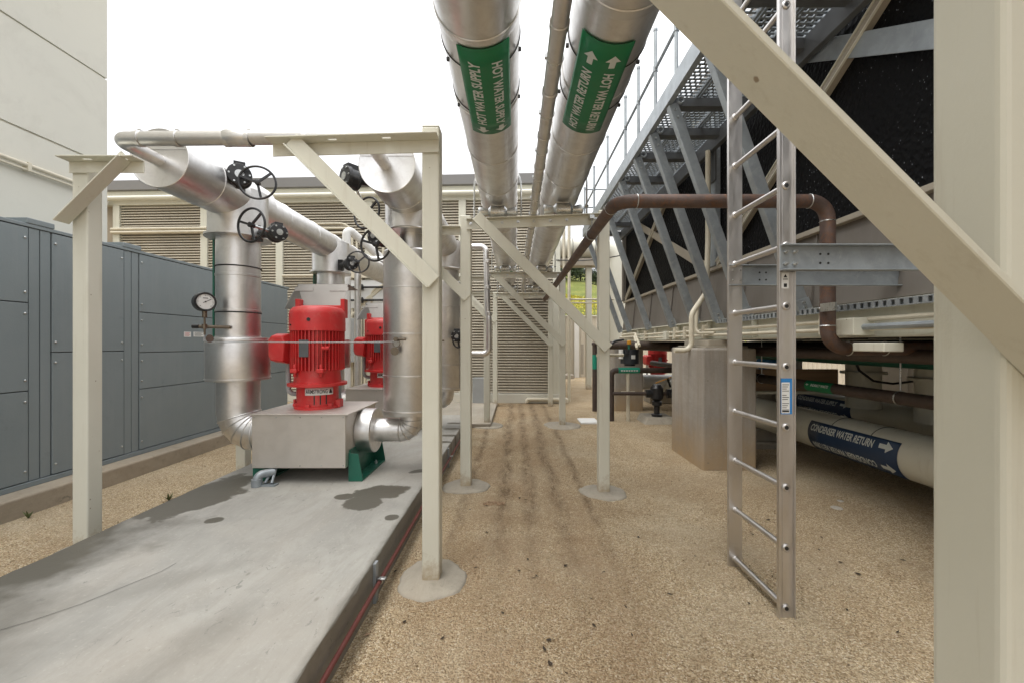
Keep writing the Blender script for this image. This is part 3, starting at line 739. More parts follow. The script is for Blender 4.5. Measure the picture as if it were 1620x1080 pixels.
F3 = frame(-.44,9.0,.775,9.0,2.50,'farthest cream pipe bridge, against the louvered wall', .70, zb=2.47)
footing(-.474,3.97,.21,'round concrete footing under the left post of the nearest pipe bridge')
footing(.817,3.81,.20,'round concrete footing under the right post of the nearest pipe bridge')
footing(-.474,6.9,.26,'round concrete footing under the left post of the middle pipe bridge', .02)
footing(.79,6.9,.30,'round concrete footing under the right post of the middle pipe bridge', .02)

# ================================================================ OVERHEAD PIPES
Hp = 1.50; ZP = CAMZ+Hp
def overhead(name, x, r, z, y0, y1, label, cat, seam=.915, off=.3):
    root = thing(name, (x, (y0+y1)/2, z-r), label, cat, None)
    m = MB(); m.cyl((x,y0,z),(x,y1,z), r, 64 if r > .1 else 24); y = y0+off
    while y < y1:
        m.lathe((x,y,z),(0,1,0),[(r+.0006,0),(r+.0045,.004),(r+.0045,.03),(r+.0006,.052)], 64 if r > .1 else 24, False); y += seam
    m.build('jacket', M['jacket'], root)
    return root
def under_label(root, x, r, z, y0, y1, phi0, half, rows, ties):
    rr = r+.006
    def pt(y, ph, q=rr): return V((x+q*math.sin(ph), y, z-q*math.cos(ph)))
    m = MB(); us = [y0+(y1-y0)*i/6 for i in range(7)]; ph = [phi0-half+2*half*i/20 for i in range(21)]
    m.patch(lambda u, v: pt(u, v), us, ph); lab = m.build('pipe_label', M['signgreen'], root)
    md = lab.modifiers.new('thickness', 'SOLIDIFY'); md.thickness = .003; md.offset = 0
    L = y1-y0; H = 2*half*rr
    for sgn in (-1, 1):
        m = MB()
        if rows == 'SUPPLY': items = [('ARROWL', L*.03, H*.07, L*.085, H*.30*1.0, 0), ('HOT WATER SUPPLY', L*.15, H*.11, L*.74, H*.21, .2)] if sgn < 0 else [('HOT WATER SUPPLY', L*.13, H*.11, L*.74, H*.21, .2), ('ARROW', L*.885, H*.07, L*.085, H*.30, 0)]
        else: items = [('HOT WATER RETURN', L*.05, H*.11, L*.70, H*.21, .2), ('ARROW', L*.80, H*.07, L*.11, H*.28, 0)] if sgn < 0 else [('ARROWL', L*.09, H*.07, L*.11, H*.28, 0), ('HOT WATER RETURN', L*.25, H*.11, L*.70, H*.21, .2)]
        bm = letter_mesh(items, 6)
        if sgn < 0: add_letters(m, bm, lambda u, v: pt(y1-u, phi0-v/rr, rr+.0035))
        else: add_letters(m, bm, lambda u, v: pt(y0+u, phi0+v/rr, rr+.0035))
        m.build('lettering', M['white_ink'], lab)
    for y in ties:
        m = MB(); m.torus((x,y,z),(0,1,0), r+.0022, .0026, 56, 6)
        for s_ in (-1,1): m.box(pt(y, phi0+s_*(half+.35), rr+.012)-V((.007,.007,.007)), pt(y, phi0+s_*(half+.35), rr+.012)+V((.007,.007,.007)))
        build_pieces(m, 'tie', M['rubber'], root)
rp = .188
SUP = overhead('hot_water_supply_pipe', -.166, rp, ZP, -1.6, 9.45, 'large silver overhead pipe with the green HOT WATER SUPPLY label', 'pipe', .62, .28)
under_label(SUP, -.166, rp, ZP, 1.83, 2.57, R(8), R(38), 'SUPPLY', (1.98, 2.36))
RET = overhead('hot_water_return_pipe', .446, rp, ZP, -1.6, 9.45, 'large silver overhead pipe with the green HOT WATER RETURN label', 'pipe', .62, .12)
under_label(RET, .446, rp, ZP, 1.80, 2.56, R(-13), R(38), 'RETURN', (1.98, 2.34))
SM = overhead('small_overhead_pipe', .168, .034, CAMZ+1.21, -1.6, 9.4, 'thin silver pipe running overhead between the two big labelled pipes', 'pipe', .42, .2)
m = MB()
for k in range(18):
    y = .9+.42*k; m.torus((.168,y,CAMZ+1.21),(0,1,0),.036,.0035,20,6); m.box((.125,y-.008,CAMZ+1.205),(.137,y+.008,CAMZ+1.222))
build_pieces(m, 'clamp', M['zinc'], SM)
# rear underside labels seen between the far bridges
for x, root in ((-.166,SUP),(.446,RET)):
    m = MB(); m.patch(lambda u, v: V((x+(rp+.005)*math.sin(v), u, ZP-(rp+.005)*math.cos(v))), [7.6,7.9,8.2], [R(-40+8*i) for i in range(11)])
    o = m.build('pipe_label', M['signgreen'], root); md = o.modifiers.new('thickness','SOLIDIFY'); md.thickness = .003
for (xl,yl,xr,yr,zb,nm) in ((-.474,3.92,.817,3.76,2.555,'nearest'),(-.474,6.85,.79,6.85,2.555,'middle'),(-.44,9.0,.775,9.0,2.49,'farthest')):
    for x, pn in ((-.166,'supply'),(.446,'return')):
        y = yl+(yr-yl)*(x-xl)/(xr-xl)+.035
        root = thing('pipe_roller', (x, y, zb), f'zinc roller with U-bolt carrying the hot water {pn} pipe on the {nm} bridge', 'pipe roller', 'zinc pipe rollers on the bridges')
        zc = (zb+ZP-rp)/2
        hh = ZP-rp-zc
        m = MB(); m.lathe((x-.19,y,zc),(1,0,0),[(.018,0),(.05,.012),(.05,.03),(.034,.10),(hh-.004,.125),(hh-.012,.19),(hh-.004,.255),(.034,.28),(.05,.35),(.05,.368),(.018,.38)],24)
        m.build('roller', M['zinc'], root)
        u = MB(); pts = [V((x-rp-.035,y,zb-.06)), V((x-rp-.035,y,ZP))]
        for k in range(1,16): a = math.pi-math.pi*k/16; pts.append(V((x+(rp+.035)*math.cos(a), y, ZP+(rp+.035)*math.sin(a))))
        pts += [V((x+rp+.035,y,ZP)), V((x+rp+.035,y,zb-.06))]
        u.tube(pts, .008, 8); u.build('u_bolt', M['zinc'], root)
        nb = MB()
        for s_ in (-1,1):
            for zz in (zb+.001, zc+.03): nb.lathe((x+s_*(rp+.035),y,zz),(0,0,1),[(.018,0),(.018,.014)],6)
        build_pieces(nb, 'nut', M['zinc'], root)

# ================================================================ PUMPS AND THEIR PIPING
def motor(root, cx, cy, z0, k=1.0, mt='red', plate=True):
    """vertical ribbed motor; z0 = base height"""
    mt_ = M[mt]
    m = MB(); m.lathe((cx,cy,z0),(0,0,1),[(.195*k,0),(.195*k,.02),(.175*k,.03),(.175*k,.19*k),(.20*k,.20*k),(.25*k,.205*k),(.25*k,.228*k),(.2*k,.232*k),(.19*k,.33*k),(.2*k,.68*k),(.2*k,.70*k)],40)
    mo = m.build('motor', mt_, root)
    m = MB()
    for s_ in (-1,1): m.box((cx+s_*.16*k-.03*k,cy-.03*k,z0+.001),(cx+s_*.20*k+.012*k*s_,cy+.05*k,z0+.075*k))
    for a in (-150,-90,-30,30,90,150):
        m.box((cx+.178*k*math.cos(R(a))-.02*k,cy+.178*k*math.sin(R(a))-.02*k,z0+.02),(cx+.178*k*math.cos(R(a))+.02*k,cy+.178*k*math.sin(R(a))+.02*k,z0+.05*k))
    build_pieces(m, 'pedestal_lug', mt_, mo, bevel=.006)
    m = MB()
    for a in (-74,-58,-42): 
        d = V((math.cos(R(a)),math.sin(R(a)),0)); c_ = V((cx,cy,0))+d*.1755*k; u = V((-d.y,d.x,0))
        m.sweepbox(c_+V((0,0,z0+.045*k)), c_+V((0,0,z0+.13*k)), u, d, -.005*k,.005*k,-.002,.0015)
    build_pieces(m, 'slot', M['black_ink'], mo)
    m = MB(); n = 44
    for i in range(n):
        a = 2*math.pi*i/n; d = V((math.cos(a),math.sin(a),0)); u = V((-d.y,d.x,0)); c_ = V((cx,cy,0))
        m.sweepbox(c_+V((0,0,z0+.345*k)), c_+V((0,0,z0+.69*k)), u, d, -.0045*k,.0045*k,.192*k,.228*k)
    m.build('finned_barrel', mt_, mo)
    m = MB()
    for a in (-58,-122,60,120):
        d = V((math.cos(R(a)),math.sin(R(a)),0)); c_ = V((cx,cy,0))+d*.215*k
        m.box(c_+V((-.03*k,-.03*k,z0+.325*k)), c_+V((.03*k,.03*k,z0+.36*k))); m.cyl(c_+V((0,0,z0+.29*k)), c_+V((0,0,z0+.40*k)), .015*k, 8)
    build_pieces(m, 'foot_lug', mt_, mo, bevel=.006)
    m = MB(); m.lathe((cx,cy,z0),(0,0,1),[(.215*k,.688*k),(.234*k,.69*k),(.234*k,.84*k),(.228*k,.87*k),(.205*k,.898*k),(.15*k,.910*k),(.0,.912*k)],48); m.build('fan_cover', mt_, mo)
    m = MB(); m.lathe((cx+.03*k,cy-.232*k,z0+.785*k),(0,-1,0),[(.016*k,0),(.016*k,.004)],14); m.lathe((cx-.15*k,cy-.185*k,z0+.74*k),(-.4,-1,0),[(.008*k,0),(.008*k,.004)],10); build_pieces(m, 'cover_bolt', M['black_ink'], mo)
    # terminal box
    m = MB(); f_, g_ = [], []
    for x_, z_ in ((-.345,.47),(-.325,.415),(-.20,.40),(-.18,.60),(-.205,.665),(-.315,.665),(-.345,.62)):
        g_.append(V((cx+x_*k, cy+.12*k, z0+z_*k))); f_.append(V((cx+(x_*.88-.035)*k, cy-.20*k, z0+(.535+(z_-.535)*.84)*k)))
    mid_ = [V((p_.x, cy-.12*k, p_.z)) for p_ in g_]
    m.rings([g_, mid_, f_], True, False); m.build('terminal_box', mt_, mo, bevel=.012, seg=3)
    m = MB(); m.tube(fillet([(cx-.27*k,cy,z0+.41*k),(cx-.27*k,cy,z0+.12*k),(cx-.17*k,cy+.05*k,z0+.12*k)],.08*k,8), .022*k, 12); m.build('cable_conduit', M['grey_pvc'], mo)
    m = MB(); d = V((math.cos(R(-93)),math.sin(R(-93)),0)); u = V((-d.y,d.x,0)); m.sweepbox(V((cx,cy,z0+.465*k))+d*.2285*k, V((cx,cy,z0+.61*k))+d*.2285*k, u, d, -.042*k,.042*k,0,.004); m.build('rating_plate', M['galv_dark'], mo)
    m = MB(); d = V((math.cos(R(-50)),math.sin(R(-50)),0)); m.cyl(V((cx,cy,z0+.54*k))+d*.22*k, V((cx,cy,z0+.54*k))+d*.26*k, .018*k, 12); m.cyl(V((cx,cy,z0+.54*k))+d*.25*k+V((-.03*k,0,0)), V((cx,cy,z0+.54*k))+d*.25*k+V((.03*k,0,0)), .016*k, 10); m.build('eye_boss', mt_, mo)
    if plate:
        rr = .1795*k
        def cp(u_, v_, q=0): a = R(-90)+(u_)/rr; return V((cx+(rr+q)*math.cos(a), cy+(rr+q)*math.sin(a), z0+.185*k+v_-.0))
        z_ = .135*k
        def cp(u_, v_, q=0, a0=R(-60)): a = a0+u_/rr; return V((cx+(rr+q)*math.cos(a), cy+(rr+q)*math.sin(a), z0+.128*k+v_))
        m = MB(); m.patch(lambda u_, v_: cp(u_, v_), [-.122+.0244*i for i in range(11)], [0,.064]); pl = m.build('brand_plate', M['white'], mo)
        sd = pl.modifiers.new('thickness','SOLIDIFY'); sd.thickness = .003
        m = MB(); bm = letter_mesh([('ARMSTRONG',-.114,.014,.180,.037,0)],0,.010); add_letters(m, bm, lambda u_, v_: cp(u_, v_, .0025))
        m.patch(lambda u_, v_: cp(.094+u_*.017*(1-.75*v_), .014+.036*v_, .0025), [-1,-.5,0,.5,1], [0,.5,1])
        m.build('lettering', M['black_ink'], pl)
    return mo
PX, PY = -1.805, 3.76
def pump():
    root = thing('pump', (PX, PY, PADT), 'nearer red vertical motor pump with silver insulated casing and green feet', 'pump', 'red motor pumps on the pad')
    x0, x1, y0, y1, z0, z1 = -2.18, -1.405, 3.40, 4.12, .35, .80
    m = MB(); m.box((x0,y0,z0),(x1,y1,z1-.012)); cs = m.build('casing', M['sheet'], root, bevel=.004)
    m = MB(); m.prism([(x0-.01,y0-.012,z1-.012),(x1+.03,y0-.012,z1-.012),(x1+.03,y1+.02,z1-.012),(x0-.01,y1+.02,z1-.012)],(0,0,.012)); m.build('casing_lid', M['sheet'], cs, bevel=.002)
    m = MB()
    for x in (x0+.02,x0+.2,x0+.4,x1-.2,x1-.02):
        for z in (z0+.02,z1-.03): m.lathe((x,y0-.0005,z),(0,-1,0),[(.006,0),(.004,.004)],8)
    build_pieces(m, 'screw', M['zinc'], cs)
    m = MB(); m.lathe((x1,PY,.593),(1,0,0),[(.19,.0),(.198,.008),(.198,.135),(.19,.142),(.10,.145)],48); m.build('flange_sleeve', M['jacket'], root)
    for xx, wd in ((x0-.03,.12),(x1-.0,.118)):
        m = MB()
        for yy, o_ in ((y0+.06,.012),(y1-.06,.012)):
            m.prism([(xx,yy,PADT),(xx+wd,yy,PADT),(xx+wd,yy,PADT+.03),(xx+wd*.80,yy,PADT+.16),(xx+wd*.72,yy,PADT+.23),(xx,yy,PADT+.24)],(0,o_,0))
        m.box((xx,y0+.0725,PADT),(xx+.012,y1-.061,PADT+.26)); m.box((xx+.012,y0+.0725,PADT),(xx+wd,y1-.061,PADT+.012))
        m.build('foot', M['green'], root, bevel=.002)
        build_pieces(MB().lathe((xx+wd*.55,y0+.16,PADT+.012),(0,0,1),[(.018,0),(.018,.014),(.008,.016),(.008,.03)],8).lathe((xx+wd*.55,y1-.16,PADT+.012),(0,0,1),[(.018,0),(.018,.014),(.008,.016),(.008,.03)],8), 'anchor_bolt', M['zinc'], root)
    m = MB(); m.tube(fillet([(-2.0,3.42,.315),(-2.10,3.34,.315),(-2.10,3.34,.225)],.05,8),.032,16); m.lathe((-2.10,3.34,.222),(0,0,1),[(.041,0),(.041,.06),(.035,.062)],18); m.build('drain_elbow', M['galv'], root)
    m = MB(); m.cyl((-2.02,3.44,.35),(-2.05,3.37,.24),.012,10); m.cyl((-2.0,3.44,.35),(-1.99,3.36,.24),.012,10); m.box((-2.07,3.33,.221),(-1.95,3.39,.232)); build_pieces(m, 'strut', M['galv'], root)
    motor(root, PX, PY, .80)
    # drive box on the back of the motor under a folded rain hood
    m = MB(); m.box((-2.16,4.0,1.02),(-1.80,4.16,1.72)); m.build('drive_box', M['red'], root, bevel=.015)
    m = MB(); m.box((-2.09,3.90,1.62),(-2.05,3.98,1.80)); m.box((-1.66,3.90,1.62),(-1.62,3.98,1.80)); m.box((-2.05,3.92,1.70),(-1.66,3.95,1.74)); build_pieces(m, 'lifting_bar', M['red'], root, bevel=.005)
    m = MB(); m.add([(-2.13,4.03,1.955),(-1.64,4.03,1.955),(-1.66,3.96,1.735),(-2.04,3.96,1.735),(-2.30,4.10,1.72),(-2.29,4.13,1.80)],[(0,1,2,3),(0,3,4),(0,4,5)]); m.add([(-2.13,4.03,1.955),(-1.64,4.03,1.955),(-1.64,4.30,1.93),(-2.13,4.30,1.93)],[(0,1,2,3)])
    o = m.build('rain_hood', M['hood'], root); md = o.modifiers.new('thickness','SOLIDIFY'); md.thickness = .003
    m = MB(); 
    for x in (-2.06,-1.72): m.sweepbox((x-.09,4.016,1.905),(x+.09,4.016,1.905),(0,.30,.95),(0,-.95,.30),-.02,.02,.001,.006)
    build_pieces(m, 'hood_strap', M['hood'], o)
    m = MB(); m.box((-2.12,4.2,.23),(-2.06,4.26,1.92)); m.box((-1.86,4.2,.23),(-1.80,4.26,1.92)); build_pieces(m, 'hood_post', M['galv'], root)
    return root
pump1 = pump()

def bands(m, o, axis, r, ts, w=.022, n=40, h=.005):
    for t in ts: m.lathe(o, axis, [(r,t),(r+h,t+.002),(r+h,t+w-.002),(r,t+w)], n, False)
SX = -2.53
def suction():
    root = thing('suction_riser', (SX, PY, PADT), 'silver insulated riser left of the nearer red motor, elbowing into the pump casing', 'pipe', 'silver suction risers')
    m = MB(); m.cyl((SX,PY,1.36),(SX,PY,2.335),.175,48); bands(m, (SX,PY,0),(0,0,1),.1752,(1.42,1.66,1.98)); m.build('jacket', M['jacket'], root)
    m = MB()
    for z in (1.655,2.065): m.torus((SX,PY,z),(0,0,1),.178,.006,48,6)
    build_pieces(m, 'band', M['rubber'], root)
    m = MB(); m.lathe((SX,PY,0),(0,0,1),[(.176,1.045),(.25,1.05),(.252,1.06),(.252,1.42),(.248,1.43),(.176,1.435)],56); bands(m,(SX,PY,0),(0,0,1),.2522,(1.06,1.40),.012); sl = m.build('flange_sleeve', M['jacket'], root)
    
    # gored elbow
    pts = fillet([(SX,PY,1.06),(SX,PY,.575),(SX+.42,PY,.575)],.34,5)
    m = MB(); m.tube(pts,.172,48)
    for i in range(2, len(pts)-1):
        t = (V(pts[i+1])-V(pts[i-1])).normalized() if 0 < i < len(pts)-1 else V((0,0,-1)); m.torus(pts[i], t, .172, .006, 48, 6)
    m.build('elbow', M['jacket'], root)
    # tee above
    m = MB(); m.lathe((SX,PY,0),(0,0,1),[(.176,2.325),(.262,2.328),(.262,2.345),(.235,2.35),(.235,2.75)],56); tee = m.build('tee', M['jacket'], root)
    m = MB(); m.box((SX-.255,PY+.02,1.30),(SX-.24,PY+.16,2.36)); m.build('bracing_bar', M['green'], root)
    return root
suc1 = suction()
DX = -.945
def discharge():
    root = thing('discharge_riser', (DX, PY, PADT), 'fat silver insulated riser right of the nearer red motor, behind the cantilever post', 'pipe', 'silver discharge risers')
    m = MB(); m.lathe((DX,PY,0),(0,0,1),[(.12,.745),(.245,.75),(.25,.76),(.25,2.19),(.24,2.205),(.10,2.215)],56); b_ = m.build('jacket', M['jacket'], root)
    m = MB(); bands(m,(DX,PY,0),(0,0,1),.2502,(.78,1.09,1.455,1.86),.014,56); m.sweepbox((DX,PY,.79),(DX,PY,2.18),(.87,-.5,0),(.5,.87,0),.2495,.2535,-.03,.03); m.build('seam', M['jacket'], b_)
    pts = fillet([(DX,PY,.79),(DX,PY,.593),(DX-.36,PY,.593)],.20,4)
    m = MB(); m.tube(pts,.105,36)
    for i in range(1, len(pts)-1): m.torus(pts[i], (V(pts[i+1])-V(pts[i-1])).normalized(), .105, .005, 36, 6)
    m.build('elbow', M['jacket'], root)
    m = MB(); m.cyl((DX,PY,2.2),(DX,PY,2.40),.105,32); m.build('neck', M['jacket'], root)
    m = MB(); m.lathe((DX,PY,0),(0,0,1),[(.10,2.365),(.245,2.37),(.25,2.38),(.235,2.39),(.235,2.75)],48); m.build('tee', M['jacket'], root)
    m = MB(); q = V((DX-.06,PY-.25,1.415)); m.cyl(q, q+V((0,-.05,0)), .016, 12); m.cyl(q+V((0,-.035,0)),q+V((.08,-.035,0)),.011,10); m.lathe(q+V((0,-.06,0)),(0,1,0),[(.02,0),(.02,.02)],6); m.build('gauge_cock', M['brass'], root)
    m = MB(); m.lathe(q+V((-.01,-.045,-.10)),(0,-1,0),[(.035,0),(.035,.006)],20); m.torus(q+V((0,-.03,-.035)),(0,1,0),.03,.003,20,6); m.build('tag', M['brass'], root)
    return root
dis1 = discharge()

def header(name, x, y0, ybar, y1, label, far_elbow):
    zc, rb, rs = 2.70, .208, .172
    root = thing(name, (x, (y0+y1)/2, zc-rb), label, 'pipe')
    m = MB(); m.lathe((x,y0,zc),(0,1,0),[(.0,.006),(rb-.012,.004),(rb,.0),(rb,ybar-y0),(rs,ybar-y0+.01)],64); bands(m,(x,y0,zc),(0,1,0),rb+.0003,(.0,.38),.016,64,.004); m.box((x-rb+.01,y0-.003,zc+.06),(x+rb-.02,y0+.003,zc+.064)); m.lathe((x-.10,y0,zc+.10),(0,-1,0),[(.03,-.01),(.03,.002)],18); m.build('end_barrel', M['jacket'], root)
    m = MB()
    if far_elbow: m.tube(fillet([(x,ybar,zc),(x,y1,zc),(x,y1,2.2)],.25,8),rs,48)
    else: m.cyl((x,ybar,zc),(x,y1,zc),rs,48)
    y = ybar+.35
    while y < y1-.2: m.lathe((x,y,zc),(0,1,0),[(rs,0),(rs+.004,.004),(rs+.004,.03),(rs,.034)],48,False); y += .62
    m.build('jacket', M['jacket'], root)
    return root
header('suction_header', -2.54, 2.93, 4.02, 9.75, 'silver capped header pipe on the left with handwheel valves at its end', False)
header('discharge_header', DX, 3.03, 4.05, PY+1.88, 'silver capped header pipe above the cantilever arm, feeding both pumps', True)
# bypass pipe between the two caps
root = thing('bypass_pipe', (-1.75,2.63,2.66), 'thin silver pipe running across the top between the two capped headers', 'pipe')
pts = fillet([(-2.547,2.94,2.685),(-2.547,2.63,2.685),(-.96,2.63,2.70),(-.96,3.04,2.70)],.07,7)
m = MB(); m.tube(pts,.044,24)
for x in (-2.42,-2.18,-1.86,-1.72,-1.35,-1.1): m.lathe((x,2.63,2.686),(1,0,0),[(.0445,0),(.049,.003),(.049,.03),(.0445,.033)],24,False); m.box((x+.01,2.62,2.735),(x+.03,2.64,2.745))
m.lathe((-1.86,2.63,2.691),(1,0,0),[(.0445,0),(.052,.02),(.052,.14),(.0445,.16)],24,False)
m.build('jacket', M['jacket'], root)

# second pump set
for o, lab in ((pump1,'farther red vertical motor pump, partly hidden behind the near silver riser'),(suc1,'silver insulated riser behind the rain hood of the near pump'),(dis1,'silver riser seen between the cantilever post and the nearest pipe bridge')):
    c_ = copy_tree(o); c_.location.y += 1.88; c_['label'] = lab
footing(-2.81, 2.70, .2, 'round concrete footing behind the left edge of the pad')

# valves with handwheels
def valve(gc, gaxis, gr, wc, waxis, wr, label, host):
    gc, gaxis, wc, waxis, host = V(gc), V(gaxis).normalized(), V(wc), V(waxis).normalized(), V(host)
    root = thing('gear_valve', gc, label, 'valve', 'black gear operated valves')
    m = MB(); m.lathe(gc-gaxis*.06, gaxis, [(gr*.7,0),(gr,.01),(gr,.03),(gr*.86,.035),(gr*.86,.09),(gr,.095),(gr*.95,.125),(gr*.5,.13)], 28)
    u, w = m.frame(gaxis)
    m.sweepbox(gc-gaxis*.05, gc+gaxis*.055, V((0,0,1)), gaxis.cross(V((0,0,1))), -.03, gr*1.18, -gr*.45, gr*.45)
    gb = m.build('gearbox', M['black'], root, bevel=.003)
    m = MB()
    for k in range(6):
        a = k*math.pi/3; m.lathe(gc+gaxis*.066+(u*math.cos(a)+w*math.sin(a))*gr*.78, gaxis, [(.008,0),(.008,.008)], 6)
    m.lathe(gc+gaxis*.07, gaxis, [(gr*.36,0),(gr*.36,.004)], 20); m.build('dial', M['zinc'], gb)
    m = MB(); m.cyl(gc-gaxis*.06, host, .035, 14); m.box(host-V((.03,.03,.07)), host+V((.03,.03,.07))); m.build('mount', M['black'], root)
    m = MB(); m.cyl(gc+ (wc-gc)*.1, wc, .012, 10); m.build('stem', M['zinc'], root)
    m = MB(); m.torus(wc, waxis, wr, .0095, 48, 8); u, w = m.frame(waxis)
    m.lathe(wc-waxis*.02, waxis, [(.022,0),(.022,.04),(.01,.045)], 14)
    for k in range(3):
        a = R(90+120*k+12); d = u*math.cos(a)+w*math.sin(a); m.bar(wc+d*.015, wc+d*(wr-.004), .018, .012, waxis)
    m.build('handwheel', M['black'], root)
    return root
valve((-2.295,3.42,2.765),(.55,-.82,.0),.092,(-2.12,3.38,2.70),(.30,-.95,.05),.135,'black gear valve with the topmost handwheel on the left header','' or (-2.36,3.52,2.75))
valve((-2.10,3.62,2.345),(.75,-.65,0),.075,(-2.17,3.38,2.35),(-.25,-.96,.0),.137,'black gear valve hanging beside the near suction riser tee',(-2.33,3.72,2.37))
valve((-2.14,5.35,2.41),(.6,-.8,0),.085,(-2.02,5.28,2.42),(.25,-.96,0),.135,'black gear valve on the farther suction riser tee',(-2.33,5.5,2.42))
valve((-1.36,3.42,2.75),(-.6,-.78,0),.09,(-1.30,3.60,2.52),(-.4,-.9,.1),.14,'black gear valve tucked behind the arm brace by the right header',(-1.14,3.45,2.72))
valve((-1.17,3.55,2.30),(-.5,-.85,0),.085,(-1.16,3.42,2.20),(-.2,-.97,0),.135,'black gear valve low on the near discharge riser tee',(-1.13,3.72,2.42))
valve((-.72,5.15,1.47),(-.1,-1,0),.075,(-.70,5.04,1.42),(-.6,-.8,0),.09,'small black valve beside the discharge riser between the posts',(-.75,5.4,1.47))

# pressure gauge with its siphon
gx, gy, gz = -2.60, 3.44, 1.725
root = thing('pressure_gauge', (gx, gy, 1.5), 'round black rimmed pressure gauge standing left of the near suction riser', 'gauge')
ax = V((.80,-.60,0)).normalized()
m = MB(); m.lathe(V((gx,gy,gz))-ax*.06, ax, [(.05,0),(.076,.006),(.080,.018),(.080,.085),(.075,.092),(.065,.090),(.063,.080),(.0,.080)], 40); m.build('case', M['black'], root)
m = MB(); m.lathe(V((gx,gy,gz))+ax*.0205, ax, [(.063,0),(.063,.002)], 40); dl = m.build('dial', M['white'], root)
u, w = V((-ax.y,ax.x,0)), V((0,0,1)); c0 = V((gx,gy,gz))+ax*.0232
m = MB()
for k in range(31):
    a = R(225-9*k); d = u*math.cos(a)+w*math.sin(a); L0 = .046 if k % 5 == 0 else .051; m.bar(c0+d*L0, c0+d*.058, .0024 if k % 5 == 0 else .0014, .001, ax)
d = u*math.cos(R(30))+w*math.sin(R(30)); m.bar(c0-d*.02+ax*.002, c0+d*.045+ax*.002, .004, .001, ax); m.lathe(c0, ax, [(.006,0),(.006,.004)], 12)
m.bar(c0+w*.03-u*.018, c0+w*.03+u*.018, .006, .001, ax)
m.build('needle', M['black_ink'], dl)
m = MB(); m.cyl((gx,gy,gz-.075),(gx,gy,gz-.13),.018,12); m.cyl((gx,gy,gz-.13),(gx,gy,1.45),.008,10); m.cyl((gx-.07,gy,1.52),(gx+.12,gy+.14,1.52),.014,12); m.lathe((gx,gy,1.50),(0,0,1),[(.02,0),(.02,.04)],8); m.build('siphon', M['brass'], root)
m = MB(); m.cyl((gx-.10,gy,1.52),(gx-.05,gy,1.52),.016,12); m.build('cock_handle', M['black'], root)
m = MB(); m.lathe((gx+.06,gy-.02,1.42),(0,-1,0),[(.032,0),(.032,.005)],20); m.build('tag', M['rust'], root)
m = MB(); m.tube([(gx,gy,1.46),(gx,gy-.01,1.40),(gx+.06,gy-.02,1.385),(-2.2,3.40,1.392),(-1.8,3.42,1.388),(-1.3,3.44,1.389),(DX-.07,3.46,1.395),(DX-.06,3.47,1.412)],.0042,8)
tag(m.build('impulse_tube', M['grey_pvc']), 'thin pale tube stretched in front of the near red motor', 'tube')
m = MB(); m.tube([(-2.3,5.30,1.392),(-1.8,5.30,1.388),(DX-.07,5.34,1.395)],.0042,8)
tag(m.build('impulse_tube', M['grey_pvc']), 'thin pale tube crossing in front of the farther red motor', 'tube')

# pipes around the pumps
root = thing('copper_line', (-.74,2,.1), 'thin rust red pipe clamped along the side of the concrete pad', 'pipe')
m = MB(); m.tube([(PADR+.030,-1.4,.105),(PADR+.030,2.2,.108),(PADR+.03,6.6,.11)],.0115,12); m.build('tube', M['maroon'], root)
for y in (2.20,4.6):
    m = MB(); m.box((PADR+.0005,y-.02,.0),(PADR+.016,y+.02,.21)); ck = m.build('strut_channel', M['galv'], root)
    m = MB(); m.torus((PADR+.030,y,.107),(0,1,0),.014,.004,16,6); m.box((PADR+.02,y-.012,.12),(PADR+.062,y+.012,.128)); build_pieces(m, 'clamp', M['zinc'], root, bevel=.002)
root = thing('jacketed_line', (-.5,6.3,1.3), 'narrow silver jacketed pipe standing behind the left post of the nearest bridge', 'pipe')
pts = fillet([(-.9,6.3,2.86),(-.45,6.3,2.86),(-.42,6.3,1.85),(-.40,6.28,1.75),(-.40,6.28,1.22),(-1.0,6.28,1.22)],.09,6)
m = MB(); m.tube(pts,.045,18)
for z in (1.80,1.30,2.2,2.6): m.lathe((-.42 if z > 1.8 else -.40,6.29,z),(0,0,1),[(.046,0),(.052,.004),(.052,.05),(.046,.054)],18,False)
m.build('jacket', M['jacket'], root)
root = thing('white_line', (-2.7,7.6,2.0), 'white jacketed pipe rising in front of the louvers beside the suction header', 'pipe')
m = MB(); m.tube(fillet([(-3.12,7.6,.2),(-3.12,7.6,3.52),(-2.55,8.4,2.95)],.08,6),.075,18); m.build('jacket', M['white_pipe'], root)
m = MB(); m.tube(fillet([(-2.95,7.7,.2),(-2.95,7.7,2.95),(-2.3,7.7,2.95)],.09,6),.06,16); m.build('branch', M['jacket'], root)
m = MB(); m.lathe((-3.26,7.6,3.05),(1,0,0),[(.05,0),(.05,.02),(.02,.03),(.02,.12)],12); m.box((-3.34,7.55,3.0),(-3.26,7.65,3.1)); m.build('valve', M['black'], root)
# ================================================================ COOLING TOWER
XF, XB = 2.45, 2.35           # fill face, base beam face
YN, YM, YE = .90, 4.95, 9.10  # bay lines
YS = -3.15
ZB0, ZB1, ZF, ZT = 1.42, 1.655, 2.27, 4.72
XP, ZD = 1.53, 3.87           # platform edge and deck level
tw = thing('cooling_tower', (3.9, 5, 0), 'big cooling tower with black fill, slanted galvanised struts and a railed walkway', 'cooling tower')
m = MB(); m.box((XF,YS,ZF+.002),(XF+3.2,YE,ZT)); m.build('fill', M['fill'], tw)
